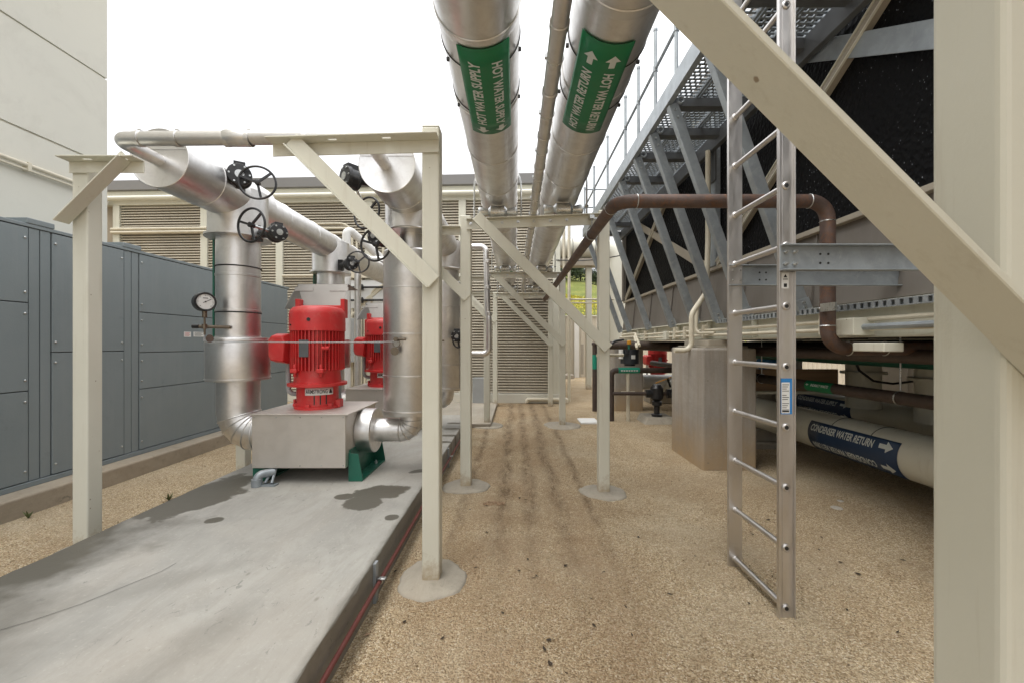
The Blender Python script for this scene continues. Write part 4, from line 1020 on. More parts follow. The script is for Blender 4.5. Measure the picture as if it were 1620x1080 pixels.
# basin wall, slightly battered
m = MB(); m.prism([(XB+.03,YS,ZB1+.01),(XF-.01,YS,ZF),(XF+3.2,YS,ZF),(XF+3.2,YS,ZB1+.01)],(0,YE-YS,0)); m.build('basin', M['frp'], tw, bevel=.004)
m = MB(); m.sweepbox((XF-.012,YS,ZF),(XF-.012,YE,ZF),(1,0,0),(0,0,1),-.05,.04,-.012,.03); m.build('basin_rim', M['brace'], tw, bevel=.004)
m = MB()
y = YN+.4
while y < YE: 
    m.bar((XB+.026,y,ZB1+.02),(XF-.014,y,ZF-.02),.012,.03,(1,0,0)); y += 1.0
m.build('basin_rib', M['frp'], tw, bevel=.003)
for yy in (YS,YN,YM,YE):
    w_ = .06
    m = MB(); m.box((XF-.075,yy-w_,ZF+.032),(XF-.003,yy+w_,ZT)); m.build('column', M['frp'] if yy != YM else M['galv'], tw, bevel=.008)
m = MB(); m.box((XF-.06,YM+.075,ZF+.032),(XF-.01,YM+.15,ZT-.02)); m.build('channel', M['motor_dark'], tw, bevel=.004)
MB().box((XF-.1,YM-.11,3.30),(XF-.076,YM+.13,3.66)).build('gusset_plate', M['galv_dark'], tw, bevel=.004)
MB().box((XF-.07,YS,ZT-.12),(XF-.002,YE,ZT+.02)).build('top_rail', M['frp'], tw, bevel=.006)
for (ya,yb) in ((YS,YN),(YN,YM),(YM,YE)):
    hy = (yb-ya)
    a1, a2 = V((XF-.03,yb-.08,ZF+.05)), V((XF-.03,ya+.08,ZT-.05)); b1, b2 = V((XF-.05,ya+.08,ZF+.05)), V((XF-.05,yb-.08,ZT-.05))
    if ya == YM: a1, a2, b1, b2 = V((XF-.03,yb-.2,ZF+.05)), V((XF-.03,ya+.5,ZT-.4)), V((XF-.05,ya+.25,ZF+.08)), V((XF-.05,yb-.15,ZT-.6))
    m = MB(); m.bar(a1,a2,.05,.075,(1,0,0)); m.build('diagonal_brace', M['brace'], tw, bevel=.006)
    m = MB(); d = (a2-a1).normalized(); u = d.cross(V((1,0,0))); m.sweepbox(a1,a2,u,(1,0,0),-.0375,-.03,-.045,-.026); m.sweepbox(a1,a2,u,(1,0,0),.03,.0375,-.045,-.026); m.build('brace_flange', M['cream'], tw)
    m = MB(); m.bar(b1,b2,.15 if ya == YN else .12,.012,(1,0,0)); m.build('diagonal_brace', M['galv'] if ya == YN else M['brace'], tw, bevel=.003)
# base beam: cream I section on the piers
m = MB(); m.box((XB-.02,YS-.2,ZB0),(XB+.13,YE+.1,ZB0+.016)); m.box((XB-.02,YS-.2,ZB1-.016),(XB+.13,YE+.1,ZB1)); m.box((XB+.045,YS-.2,ZB0+.016),(XB+.06,YE+.1,ZB1-.016))
for y in [-2.6+.95*k for k in range(13)]: m.box((XB-.015,y,ZB0+.017),(XB+.0445,y+.012,ZB1-.017))
m.build('base_beam', M['cream'], tw, bevel=.003)
m = MB(); m.box((XB+2.9,YS-.2,ZB0),(XB+3.1,YE+.1,ZB1-.004)); m.build('base_beam', M['cream'], tw, bevel=.003)
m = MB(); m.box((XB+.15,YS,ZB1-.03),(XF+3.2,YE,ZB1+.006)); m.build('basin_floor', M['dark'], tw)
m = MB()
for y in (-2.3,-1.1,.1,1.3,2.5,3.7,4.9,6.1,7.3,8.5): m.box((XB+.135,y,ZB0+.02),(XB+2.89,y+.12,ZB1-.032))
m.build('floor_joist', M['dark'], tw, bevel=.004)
# struts under the walkway
SY = [3.25,4.05,4.62,5.22,5.98,7.05,8.25,8.95]
for i, y in enumerate(SY):
    p, q = V((XB-.05,y,ZB1-.02)), V((XP+.03,y,ZD-.13)); d = (q-p).normalized(); u = d.cross(V((0,1,0))).normalized()
    m = MB(); m.sweepbox(p,q,u,(0,1,0),-.045,.045,0,.006); m.sweepbox(p,q,u,(0,1,0),-.045,-.039,.006,.07); m.sweepbox(p,q,u,(0,1,0),.039,.045,.006,.07); m.sweepbox(p-d*.02,p+d*.10,u,(0,1,0),-.055,.055,-.006,0)
    m.build('strut', M['galv'], tw, bevel=.002)
    m = MB()
    for t_ in (.03,.07): m.lathe(p+d*t_+V((0,-.006,0)),(0,-1,0),[(.013,0),(.013,.01)],6)
    for t_ in (.06,.14): m.lathe(q-d*t_,(0,-1,0),[(.013,0),(.013,.01)],6)
    build_pieces(m, 'bolt', M['zinc'], tw)
    m = MB(); m.box((XP+.03,y+.03,ZD-.14),(XF-.08,y+.13,ZD-.05)); m.build('cross_beam', M['galv_dark'], tw, bevel=.004)
    m = MB(); m.torus((XP+.10,y-.005,ZD-.10),(0,1,0),.03,.012,20,8); m.build('lifting_eye', M['galv'], tw)
for y in (2.15,2.75):
    m = MB(); m.box((XP+.03,y+.03,ZD-.14),(XF-.08,y+.13,ZD-.05)); m.build('cross_beam', M['galv_dark'], tw, bevel=.004)
m = MB(); m.box((XP-.03,1.6,ZD-.13),(XP-.022,YE+.05,ZD+.05)); m.box((XP-.022,1.6,ZD-.13),(XP+.025,YE+.05,ZD-.122)); m.box((XP-.022,1.6,ZD+.042),(XP+.025,YE+.05,ZD+.05)); m.build('edge_beam', M['galv'], tw, bevel=.002)
m = MB(); m.box((XF-.14,1.6,ZD-.22),(XF-.082,YE,ZD-.045)); m.build('inner_beam', M['galv_dark'], tw, bevel=.004)
# slotted planks
x0, x1 = XP+.03, XF-.085; npl = 3; wpl = (x1-x0)/npl
for k in range(npl):
    a, b_ = x0+k*wpl+.006, x0+(k+1)*wpl-.006; m = MB()
    m.box((a,1.6,ZD-.045),(a+.02,YE,ZD)); m.box((b_-.02,1.6,ZD-.045),(b_,YE,ZD))
    y = 1.62; j = 0
    cells = 4; cw = (b_-a-.04)/cells
    while y < YE-.03:
        m.box((a+.02,y,ZD-.012),(b_-.02,y+.021,ZD-.002))
        for c_ in range(1,cells):
            xx = a+.02+cw*(c_ + (.5 if j % 2 else 0)-.25); m.box((xx-.008,y+.021,ZD-.012),(xx+.008,y+.052,ZD-.002))
        y += .052; j += 1
    m.build('walkway_plank', M['galv'], tw)
# railing
RY = [2.2,2.75,3.30,3.9,4.48,5.1,5.7,6.8,7.96,9.05]
for y in RY:
    m = MB(); m.cyl((XP,y,ZD-.10),(XP,y,4.80),.019,12); m.lathe((XP,y,4.80),(0,0,1),[(.024,-.02),(.024,.004),(.012,.012)],12); m.lathe((XP,y,4.355),(0,0,1),[(.026,-.02),(.026,.04)],12); m.build('railing_post', M['galv'], tw)
m = MB(); m.cyl((XP-.0,1.7,4.365),(XP,9.05,4.365),.017,12); m.build('railing', M['galv'], tw)
m = MB(); 
for z in (4.365,4.76): m.cyl((XP,9.05,z),(XF,9.05,z),.017,12)
m.build('railing', M['galv'], tw)
# electrical conduits strapped to the base beam
for z in (1.475,1.535):
    m = MB(); m.tube([(XB-.055,1.2,z),(XB-.055,8.8,z)],.016,10); m.build('conduit', M['cream_conduit'], tw)
for y in (3.02,4.95,5.5,5.85,7.2): MB().box((XB-.085,y,1.44),(XB-.021,y+.05,1.60)).build('conduit_strap', M['cream_conduit'], tw, bevel=.004)
MB().box((XB-.16,2.66,1.43),(XB-.021,2.82,1.545)).build('junction_box', M['cream'], tw, bevel=.006)
MB().box((XB-.15,2.45,1.33),(XB-.03,2.68,1.385)).build('junction_box', M['cream'], tw, bevel=.006)
MB().box((XB-.11,6.1,1.43),(XB-.021,6.24,1.56)).build('junction_box', M['cream'], tw, bevel=.006)
m = MB(); m.tube([(XB-.09,2.66,1.485),(XB-.09,1.3,1.485)],.02,10); m.build('conduit', M['galv'], tw)
m = MB(); m.tube(fillet([(1.86,4.80,1.30),(2.06,4.80,1.30),(2.06,4.80,1.72),(2.27,4.88,1.98),(2.30,4.90,2.6),(2.30,4.90,ZD-.2)],.16,8),.030,14); m.build('curved_conduit', M['cream_conduit'], tw)
m = MB(); m.tube(fillet([(2.29,5.0,1.50),(2.22,5.05,1.50),(2.22,5.05,1.85)],.08,6),.016,10); m.tube(fillet([(2.29,4.72,1.50),(2.2,5.0,1.50),(2.22,5.0,1.85)],.08,6),.016,10); m.build('curved_conduit', M['cream_conduit'], tw)
m = MB(); m.tube(fillet([(2.29,8.8,1.56),(2.22,7.6,1.56),(2.12,7.0,1.34)],.15,6),.022,10); m.tube(fillet([(2.25,8.8,1.50),(2.18,7.5,1.50),(2.06,6.95,1.30)],.15,6),.022,10); m.build('curved_conduit', M['cream_conduit'], tw)
# slotted strut rail along the beam top
m = MB(); m.box((XB-.10,1.2,1.600),(XB-.075,4.6,1.606)); m.box((XB-.10,1.2,1.638),(XB-.075,4.6,1.644)); m.box((XB-.078,1.2,1.606),(XB-.075,4.6,1.638))
y = 1.25
while y < 4.6: m.box((XB-.10,y,1.606),(XB-.096,y+.03,1.638)); y += .055
m.build('slotted_rail', M['galv'], tw)

# piers under the tower
def pier(x0, y0, x1, y1, h, label):
    m = MB(); m.box((x0,y0,-.05),(x1,y1,h)); tag(m.build('concrete_pier', M['pier'], bevel=.022, seg=2), label, 'pier', 'concrete piers under the cooling tower')
    m = MB(); m.box((x0+.06,y0+.06,h+.0005),(x1-.06,y1-.06,h+.02)); m.box((x0+.12,y0+.12,h+.0205),(x1-.12,y1-.12,ZB0-.002))
    return tag(m.build('grout_pad', M['footing'], bevel=.008), label.replace('streaked grey concrete','pale grout pad topping the'), 'grout pad', 'grout pads on the piers')
pier(2.04,4.47,2.63,5.37,1.33,'streaked grey concrete pier just behind the aluminium ladder')
pier(2.03,8.4,2.62,9.2,1.33,'streaked grey concrete pier at the far end, behind the dark motor')
pier(2.04,.55,2.63,1.35,1.33,'streaked grey concrete pier at the near end, beyond the big right post')
pier(5.2,4.47,5.8,5.37,1.33,'streaked grey concrete pier deep under the tower')
pier(5.2,8.4,5.8,9.2,1.33,'streaked grey concrete pier at the far back corner of the tower')

# ================================================================ LADDER
XL = 1.365; y1_, y2_ = 2.076, 2.548
ld = thing('ladder', (XL,(y1_+y2_)/2,0), 'aluminium fixed ladder with round rungs standing on the gravel by the tower', 'ladder')
for yy, s_ in ((y1_,-1),(y2_,1)):
    m = MB(); m.box((XL-.042,yy-.003,0.0),(XL+.042,yy+.003,4.95)); m.box((XL-.042,yy+.003 if s_ > 0 else yy-.018,0),(XL-.0375,yy+.018 if s_ > 0 else yy-.003,4.95)); m.box((XL+.0375,yy+.003 if s_ > 0 else yy-.018,0),(XL+.042,yy+.018 if s_ > 0 else yy-.003,4.95))
    m.box((XL-.018,yy+s_*.0032,.0),(XL+.018,yy+s_*.0052,4.95))
    m.build('rail', M['aluminium'], ld, bevel=.0015, seg=2)
z = .048
while z < 4.9:
    m = MB(); m.cyl((XL,y1_-.0108,z),(XL,y2_+.012,z),.0155,18,caps=True)
    rg = m.build('rung', M['aluminium'], ld)
    m = MB()
    for yy, s_ in ((y1_,-1),(y2_,1)):
        m.lathe((XL,yy,z),(0,s_,0),[(.0158,.0055),(.0205,.0056),(.0205,.010),(.0158,.0135)],20,False); m.lathe((XL,yy,z),(0,-s_,0),[(.0158,.0035),(.021,.0036),(.021,.008),(.0158,.012)],20,False)
    build_pieces(m, 'collar', M['aluminium'], rg)
    m = MB(); m.lathe((XL,y1_-.0125,z),(0,1,0),[(.0098,0),(.0098,.0022)],16); m.build('bore_shade', M['black_ink'], rg)  # black disc paints the shade inside the hollow rung end
    z += .3035
yb = y1_-.0056
MB().box((XL-.026,yb-.0008,1.025),(XL+.030,yb,1.205)).build('sticker', M['blue'], ld)
o = MB().box((XL-.024,yb-.0014,1.030),(XL+.018,yb-.0009,1.185)).build('sticker', M['white'], ld)
m = MB()
for k in range(13):
    if k in (4,8): continue
    m.box((XL-.02,yb-.0018,1.172-.0105*k),(XL+.014-.012*((k*7)%3)/2,yb-.0015,1.175-.0105*k))
m.box((XL-.02,yb-.0018,1.036),(XL+.014,yb-.0015,1.044)); m.build('print', M['black_ink'], o)
m = MB(); m.box((XL-.024,yb-.0008,1.655),(XL+.014,yb,1.733)); o = m.build('sticker', M['white'], ld)
m = MB(); m.box((XL-.012,yb-.0012,1.662),(XL+.004,yb-.0009,1.68)); m.box((XL-.016,yb-.0012,1.70),(XL+.008,yb-.0009,1.704)); m.add([(XL-.014,yb-.0012,1.71),(XL-.004,yb-.0012,1.727),(XL+.006,yb-.0012,1.71)],[(0,1,2)]); m.build('print', M['black_ink'], o)
for yy, s_, z0 in ((y1_,-1,1.74),(y2_,1,1.735)):
    ya = yy-.026 if s_ < 0 else yy+.0
    m = MB(); f0 = -.019 if s_ < 0 else .019; ym = yy+f0
    m.box((XL-.04,ym-.003,z0),(XF+.0,ym+.003,z0+.13)); m.box((XL-.04,ym-.035,z0-.0),(XF,ym-.0032,z0+.007)); m.box((XL-.04,ym-.035,z0+.123),(XF,ym-.0032,z0+.13))
    br = m.build('bracket_arm', M['galv'], ld, bevel=.002)
    m = MB()
    for x in (XL-.015,XL+.030): 
        for zz in (z0+.035,z0+.095):
            m.lathe((x,ym-.0032,zz),(0,-1,0),[(.011,0),(.011,.009)],6); m.cyl((x,ym-.01,zz),(x,ym-.028,zz),.005,8)
    build_pieces(m, 'bolt', M['zinc'], br)
    m = MB()
    for x in (XL+.16,XL+.20):
        for zz in (z0+.04,z0+.085): m.lathe((x,ym-.0034,zz),(0,-1,0),[(.006,0),(.006,.001)],8)
    build_pieces(m, 'bolt_hole', M['black_ink'], br)

# ================================================================ RUST PIPE AND PIPES UNDER THE TOWER
root = thing('rusty_pipe', (1.4, 2.84, 1.3), 'rust brown steel pipe turning from the alley, along and down beside the ladder', 'pipe')
pts = fillet([(.665,9.2,2.36),(.70,2.84,2.36),(2.16,2.84,2.36),(2.16,2.84,1.345),(4.4,2.84,1.345)],.13,8)
m = MB(); m.tube(pts,.046,24); m.build('pipe', M['rust'], root)
m = MB()
for c_, a in (((.84,2.84,2.36),(1,0,0)),((.70,2.99,2.36),(0,1,0)),((2.03,2.84,2.36),(1,0,0)),((2.16,2.84,2.22),(0,0,1)),((2.16,2.84,1.50),(0,0,1)),((2.30,2.84,1.345),(1,0,0)),((2.55,2.84,1.345),(1,0,0))): m.torus(c_,a,.0458,.0042,28,6)
build_pieces(m, 'weld_seam', M['zinc'], root)
m = MB(); m.torus((.69,3.70,2.36),(0,1,0),.052,.006,24,6); m.cyl((.69,3.70,2.41),(.69,3.70,2.50),.006,8); m.box((.67,3.68,2.50),(.71,3.74,2.53)); build_pieces(m, 'hanger', M['zinc'], root)
m = MB(); m.box((2.10,2.70,1.595),(2.115,2.83,1.65)); m.torus((2.16,2.84,1.62),(0,0,1),.052,.006,24,6); m.build('pipe_clamp', M['zinc'], root)

def side_label(root, x, z, r, y0, y1, th0, th1, rows, mt, fold=0):
    rr = r+.004
    def pt(y, th, q=rr): return V((x-q*math.cos(th), y, z+q*math.sin(th)))
    m = MB(); m.patch(lambda u, v: pt(u, v), [y0+(y1-y0)*i/6 for i in range(7)], [th0+(th1-th0)*i/22 for i in range(23)])
    lab = m.build('pipe_label', mt, root); md = lab.modifiers.new('thickness','SOLIDIFY'); md.thickness = .003; md.offset = 0
    L = y1-y0
    for txt, off, hgt, inv in rows:
        m = MB()
        items = [(txt, L*.04, 0, L*.74, hgt, .22), ('ARROW', L*.83, -hgt*.15, L*.13, hgt*1.35, 0)] if not inv else [('ARROWL', L*.04, -hgt*.15, L*.13, hgt*1.35, 0), (txt, L*.22, 0, L*.74, hgt, .22)]
        bm = letter_mesh(items, 6)
        if not inv: add_letters(m, bm, lambda u, v: pt(y1-u, off+v/rr, rr+.0035))
        else: add_letters(m, bm, lambda u, v: pt(y0+u, off-v/rr, rr+.0035))
        m.build('lettering', M['white_ink'], lab)
def big_pipe(x, z, r, label, lab_y, mt='cream'):
    root = thing('condenser_pipe', (x, 6, z-r), label, 'pipe'); m = MB(); m.cyl((x,.4,z),(x,12.5,z),r,48); m.build('pipe', M[mt], root)
    m = MB()
    for y in (2.6,5.9,8.2): m.torus((x,y,z),(0,1,0),r+.0005,.0035,48,6)
    build_pieces(m, 'weld_seam', M[mt], root)
    return root
cw = big_pipe(3.38,.425,.20,'large cream pipe low on the right with the blue CONDENSER WATER RETURN label',None)
side_label(cw,3.38,.425,.20,3.42,4.46,R(-62),R(38),[('CONDENSER WATER RETURN',R(8),.075,False),('CONDENSER WATER RETURN',R(-24),.075,True)],M['navy'])
m = MB()
for y in (3.72,4.18): m.torus((3.38,y,.425),(0,1,0),.2012,.0028,48,6)
build_pieces(m, 'tie', M['rubber'], cw)
cw2 = big_pipe(4.40,.52,.16,'second cream pipe behind the labelled one, with its own dark blue label',None)
side_label(cw2,4.40,.52,.16,5.2,6.2,R(-62),R(45),[('CONDENSER WATER SUPPLY',R(12),.06,False),('CONDENSER WATER SUPPLY',R(-20),.06,True)],M['navy'])
m = MB(); m.cyl((3.44,3.1,.56),(4.36,3.1,.56),.12,32); o = m.build('branch', M['cream'], cw2)
m = MB(); m.lathe((3.9,3.1,.56),(1,0,0),[(.12,-.04),(.17,-.035),(.17,-.006),(.125,-.003),(.125,.003),(.17,.006),(.17,.035),(.12,.04)],28); m.box((3.88,3.04,.70),(3.94,3.10,.84)); m.build('flange', M['black'], cw2)
for (x,y,z_,lab) in ((3.38,5.6,.225,'small concrete cradle under the labelled cream pipe behind the ladder'),(4.40,4.6,.36,'concrete cradle under the second cream pipe')):
    m = MB(); m.box((x-.28,y-.22,-.05),(x+.28,y+.22,.07)); m.box((x-.18,y-.09,.0705),(x+.18,y+.09,z_-.002)); tag(m.build('pipe_cradle', M['footing'], bevel=.012), lab, 'pipe cradle')
root = thing('waste_pipe', (3.0, 5, .9), 'brown waste pipe with a small green label, above the cream pipes', 'pipe')
m = MB(); m.cyl((3.0,.6,.955),(3.0,9.0,.955),.052,24); m.build('pipe', M['brown'], root)
rr = .0545
m = MB(); m.patch(lambda u, v: V((3.0-rr*math.cos(v), u, .955+rr*math.sin(v))), [3.84+.05*i for i in range(8)], [R(-75+12*i) for i in range(13)]); lab = m.build('pipe_label', M['signgreen'], root)
m = MB(); bm = letter_mesh([('ARROWL',.02,0,.04,.026,0),('INDIRECT WASTE',.09,.0,.23,.026,.2)],2); add_letters(m, bm, lambda u, v: V((3.0-(rr+.002)*math.cos(R(2)+v/rr), 4.19-u, .955+(rr+.002)*math.sin(R(2)+v/rr)))); m.build('lettering', M['white_ink'], lab)
m = MB()
for y in (1.6,3.2,5.0,7.2): m.torus((3.0,y,.955),(0,1,0),.056,.005,24,6); m.cyl((3.0,y,1.01),(3.0,y,ZB1-.03),.006,8)
build_pieces(m, 'hanger', M['zinc'], root)
# hanging clutter under the basin
def upipe(name, label, pts, r, mt, rad=.1):
    m = MB(); m.tube(fillet(pts, rad, 6) if len(pts) > 2 else pts, r, 16); return tag(m.build(name, M[mt]), label, 'pipe')
upipe('drain_pipe','dark brown drain pipe hung highest under the tower floor',[(2.7,8.9,1.29),(2.75,4.2,1.29),(2.75,1.0,1.29)],.05,'brown')
upipe('header_pipe','long dark green pipe under the tower, farther in',[(3.5,1.0,1.22),(3.5,8.6,1.22)],.06,'green')
upipe('spray_pipe','black pipe under the middle of the tower floor',[(3.9,1.0,1.33),(3.9,8.6,1.33)],.08,'black')
root = thing('leaning_sheet', (3.45,5.2,.7), 'brown board with a pale edge resting on the pipes under the tower', 'board')
MB().box((2.85,5.15,.79),(4.05,5.19,1.06)).build('board', M['wood'], root, bevel=.003)
MB().box((2.85,5.09,.755),(4.02,5.20,.789)).build('edge_channel', M['cream'], root, bevel=.004)
for (x,y,r,lab) in ((4.15,4.9,.17,'short cream riser pipe standing third from the ladder under the tower'),(4.1,3.9,.23,'wide cream riser pipe nearest the big right post, under the tower')):
    root = thing('riser_pipe', (x,y,.6), lab, 'pipe')
    m = MB(); m.cyl((x,y,.62),(x,y,1.40),r,40); m.build('pipe', M['cream'], root)
    m = MB(); m.lathe((x,y,1.02),(0,0,1),[(r,0),(r+.05,.002),(r+.05,.03),(r,.032)],40); m.build('flange', M['cream'], root)
for (x,y,lab) in ((4.3,6.9,'bright blue small motor seen through the gap beside the ladder'),):
    root = thing('small_pump', (x,y,0), lab, 'pump')
    m = MB(); m.cyl((x,y-.2,1.04),(x,y+.25,1.04),.11,24); m.lathe((x,y-.2,1.04),(0,-1,0),[(.11,0),(.09,.05),(.03,.06)],20); m.build('motor', M['blue'], root)
    m = MB(); m.box((x-.12,y-.2,0),(x+.12,y+.2,.93)); m.build('plinth', M['concrete'], root, bevel=.01)
upipe('grey_riser','grey plastic pipe standing beside the blue motor',[(4.75,7.0,.0),(4.75,7.0,1.5)],.12,'grey_pvc')
root = thing('white_tank', (4.0,7.8,0), 'low white rounded tank just right of the near pier, under the tower', 'tank')
m = MB(); m.lathe((4.25,8.0,0),(0,0,1),[(.55,0),(.58,.02),(.58,.85),(.52,1.0),(.35,1.09),(.12,1.12),(.0,1.12)],36); m.build('shell', M['white_pipe'], root)
m = MB(); m.lathe((4.25,8.0,1.12),(0,0,1),[(.14,0),(.14,.05),(.0,.055)],20); m.build('cap', M['grey_pvc'], root)
m = MB(); pts = [V((3.55,4.3,1.22)),V((3.6,4.3,1.1)),V((3.75,4.3,.99)),V((3.95,4.3,.96)),V((4.2,4.3,.99))]; m.tube(pts,.012,8); tag(m.build('cable', M['black']), 'black cable looping under the tower floor', 'cable')

# far cluster between the nearest bridge and the pier
root = thing('dark_motor', (2.1,7.7,.9), 'charcoal vertical motor in front of the far pier', 'motor')
m = MB(); m.lathe((2.12,7.6,.97),(0,0,1),[(.10,0),(.10,.03),(.17,.04),(.17,.42),(.155,.44),(.0,.445)],28); m.build('body', M['motor_dark'], root)
m = MB(); m.box((1.93,7.46,1.10),(1.96,7.66,1.36)); m.box((2.10,7.425,1.10),(2.17,7.432,1.17)); m.build('nameplate', M['white'], root)
m = MB(); m.box((1.99,7.42,1.18),(2.05,7.5,1.34)); m.build('terminal_box', M['motor_dark'], root, bevel=.008)
root = thing('drain_line', (2.0,7.5,.6), 'brown pipe with a teal label running from the vertical leg to behind the pier', 'pipe')
m = MB(); m.tube(fillet([(1.72,7.35,.0),(1.72,7.35,.90),(3.1,7.35,.90)],.09,6),.05,18); m.build('pipe', M['brown'], root)
m = MB(); m.cyl((1.84,7.35,.90),(2.22,7.35,.90),.0535,20); lab = m.build('pipe_label', M['teal'], root)
m = MB()
for k in range(7): m.box((1.88+.045*k,7.294,.885),(1.91+.045*k,7.296,.912))
m.build('lettering', M['white_ink'], lab)
m = MB(); m.cyl((2.02,7.35,.0),(2.02,7.35,.85),.032,14); m.box((1.90,7.33,.50),(2.14,7.37,.53)); m.build('stand', M['cream_conduit'], root)
root = thing('brown_standpipe', (1.63,8.4,0), 'brown capped standpipe with a teal band, between the nearest bridge posts and fence', 'pipe')
m = MB(); m.cyl((1.63,8.4,0),(1.63,8.4,1.36),.052,18); m.lathe((1.63,8.4,1.34),(0,0,1),[(.052,0),(.066,.005),(.066,.05),(.03,.07)],18); m.build('pipe', M['brown'], root)
m = MB(); m.cyl((1.63,8.4,.86),(1.63,8.4,1.15),.0545,18); m.build('pipe_label', M['teal'], root)
root = thing('valve_assembly', (2.5,7.3,0), 'cluster of dark valves with a yellow lever on a low concrete base', 'valve')
m = MB(); m.prism([(2.2,7.0,-.02),(2.9,7.0,-.02),(2.75,7.1,.10),(2.3,7.1,.10)],(0,.5,0)); m.build('base', M['footing'], root, bevel=.01)
m = MB(); m.cyl((1.72,7.25,.50),(2.9,7.25,.50),.032,14); m.build('pipe', M['brown'], root)
m = MB(); m.lathe((2.5,7.25,.10),(0,0,1),[(.09,0),(.09,.04),(.05,.05),(.05,.18),(.085,.2),(.085,.26),(.05,.27),(.11,.32),(.11,.5),(.07,.56),(0,.57)],20); m.lathe((2.3,7.25,.50),(1,0,0),[(.03,0),(.07,.01),(.07,.12),(.03,.13)],14); m.lathe((2.66,7.25,.50),(1,0,0),[(.03,0),(.08,.01),(.08,.14),(.03,.16)],14); m.build('valve_body', M['black'], root)
m = MB(); m.bar((2.46,7.2,.69),(2.72,7.15,.80),.03,.012); m.build('lever', M['yellow'], root); 
m = MB(); m.bar((2.72,7.2,.62),(2.65,7.15,.78),.03,.02); m.build('lever', M['black'], root)
root = thing('relief_valve', (1.8,7.0,1.3), 'small valve with a yellow cap hanging by the tower beam', 'valve')
m = MB(); m.tube(fillet([(1.55,7.0,1.28),(1.7,7.0,1.42),(1.85,7.0,1.44)],.08,5),.02,10); m.build('hose', M['black'], root)
m = MB(); m.lathe((1.94,7.0,1.36),(0,0,1),[(.02,0),(.036,.01),(.036,.06),(.02,.07)],14); m.build('cap', M['yellow'], root)
m = MB(); m.cyl((1.94,7.0,1.28),(1.94,7.0,1.36),.022,12); m.build('body', M['green'], root)
upipe('cross_pipe','dark pipe crossing just under the tower beam before the red motor',[(1.5,7.2,1.345),(3.6,7.2,1.345)],.07,'brown')
upipe('cream_stub','short cream pipe entering behind the right bridge post',[(1.45,7.3,1.17),(1.95,7.4,1.17)],.028,'cream_conduit')
root = thing('distant_red_motor', (3.36,9.7,0), 'small red motor glimpsed beyond the near pier', 'motor')
m = MB(); m.box((3.1,9.45,0),(3.65,9.95,.50)); m.build('plinth', M['concrete'], root, bevel=.015)
motor(root, 3.36, 9.7, .50, .92, 'red', False)
upipe('white_main','fat pale pipe low behind the valve cluster',[(2.75,8.9,.55),(4.6,8.9,.55)],.16,'white_pipe')
m = MB(); m.box((1.13,7.05,.0),(1.45,7.5,.022)); m.box((1.15,7.07,.0225),(1.43,7.48,.028)); tag(m.build('access_lid', M['white'], bevel=.003), 'flat white lid lying on the gravel beside the right bridge post', 'lid')

root = thing('added_housing', (7.4,2,0), 'plain beige housing added beyond the cooling tower to block the bright fence', 'housing')  # added block, hides the bright fence so the gap under the tower stays dim
MB().box((6.6,-3.5,0),(8.3,8.0,3.6)).build('shell', M['brace'], root, bevel=.02)
MB().box((6.5,-3.6,3.603),(8.4,8.1,3.70)).build('roof', M['fascia'], root, bevel=.01)
for y in (-1.5,.6,2.7,4.8,6.9): MB().box((6.585,y,.3),(6.6-.0005,y+.9,2.6)).build('panel', M['brace'], root, bevel=.004)
# cream duct and pole beyond the tower
root = thing('cream_duct', (2.5,12.4,3.9), 'large cream pipe high across the gap at the far end of the alley', 'pipe')
m = MB(); m.tube(fillet([(.5,12.5,4.25),(3.05,12.5,4.25),(3.05,12.5,2.0),(3.05,12.5,.0)],.45,8),.30,36); m.build('pipe', M['cream'], root)
m = MB(); 
for x in (1.72,2.4): m.torus((x,12.5,4.25),(1,0,0),.30,.012,36,6)
build_pieces(m, 'band', M['fascia'], root)
MB().box((.9,12.3,3.70),(2.75,12.7,3.92)).build('support_beam', M['brace'], root, bevel=.01)
m = MB(); m.box((2.15,12.42,-.05),(2.32,12.58,3.699)); tag(m.build('duct_post', M['cream'], bevel=.012), 'tall cream post standing under the far cream pipe', 'post')
m = MB(); m.tube([(1.0,9.6,2.40),(2.3,9.6,2.40)],.022,10); m.tube([(1.0,9.6,2.32),(2.3,9.6,2.32)],.016,10); tag(m.build('conduit_run', M['cream_conduit']), 'pair of cream conduits crossing from the louvered wall to the tower', 'conduit')
m = MB(); m.tube([V((.95,9.5,3.30)),V((1.4,9.4,3.26)),V((1.9,9.3,3.27)),V((2.4,9.15,3.34))],.012,8); tag(m.build('overhead_cable', M['black']), 'thin dark cable slung from the louvered wall to the tower', 'cable')

# ================================================================ LOOSE THINGS ON THE GROUND
stones = MB()
for i in range(12000):
    y = .9+random.random()**1.7*7.5; x = random.uniform(-.70,2.3) if random.random() < .8 else random.uniform(-3.9,-2.62)
    if y < 1.0 and False: continue
    s_ = random.uniform(.0018,.0045) if i % 7 else random.uniform(.004,.0085); q = V((x,y,s_*.4)); a = random.uniform(0,6.28)
    d = [V((math.cos(a+k*2.094)*s_*random.uniform(.7,1.3), math.sin(a+k*2.094)*s_*random.uniform(.7,1.3), -s_*.5)) for k in range(3)]
    t_ = V((random.uniform(-.3,.3)*s_, random.uniform(-.3,.3)*s_, s_*.8)); e = [v_*.8+V((0,0,s_*.9)) for v_ in d]
    stones.add([q+v_ for v_ in d]+[q+v_ for v_ in e]+[q+t_], [(0,1,4,3),(1,2,5,4),(2,0,3,5),(3,4,6),(4,5,6),(5,3,6)])
tag(stones.build('gravel', M['gravel']), 'loose tan gravel stones strewn over the ground', 'gravel', kind='stuff')
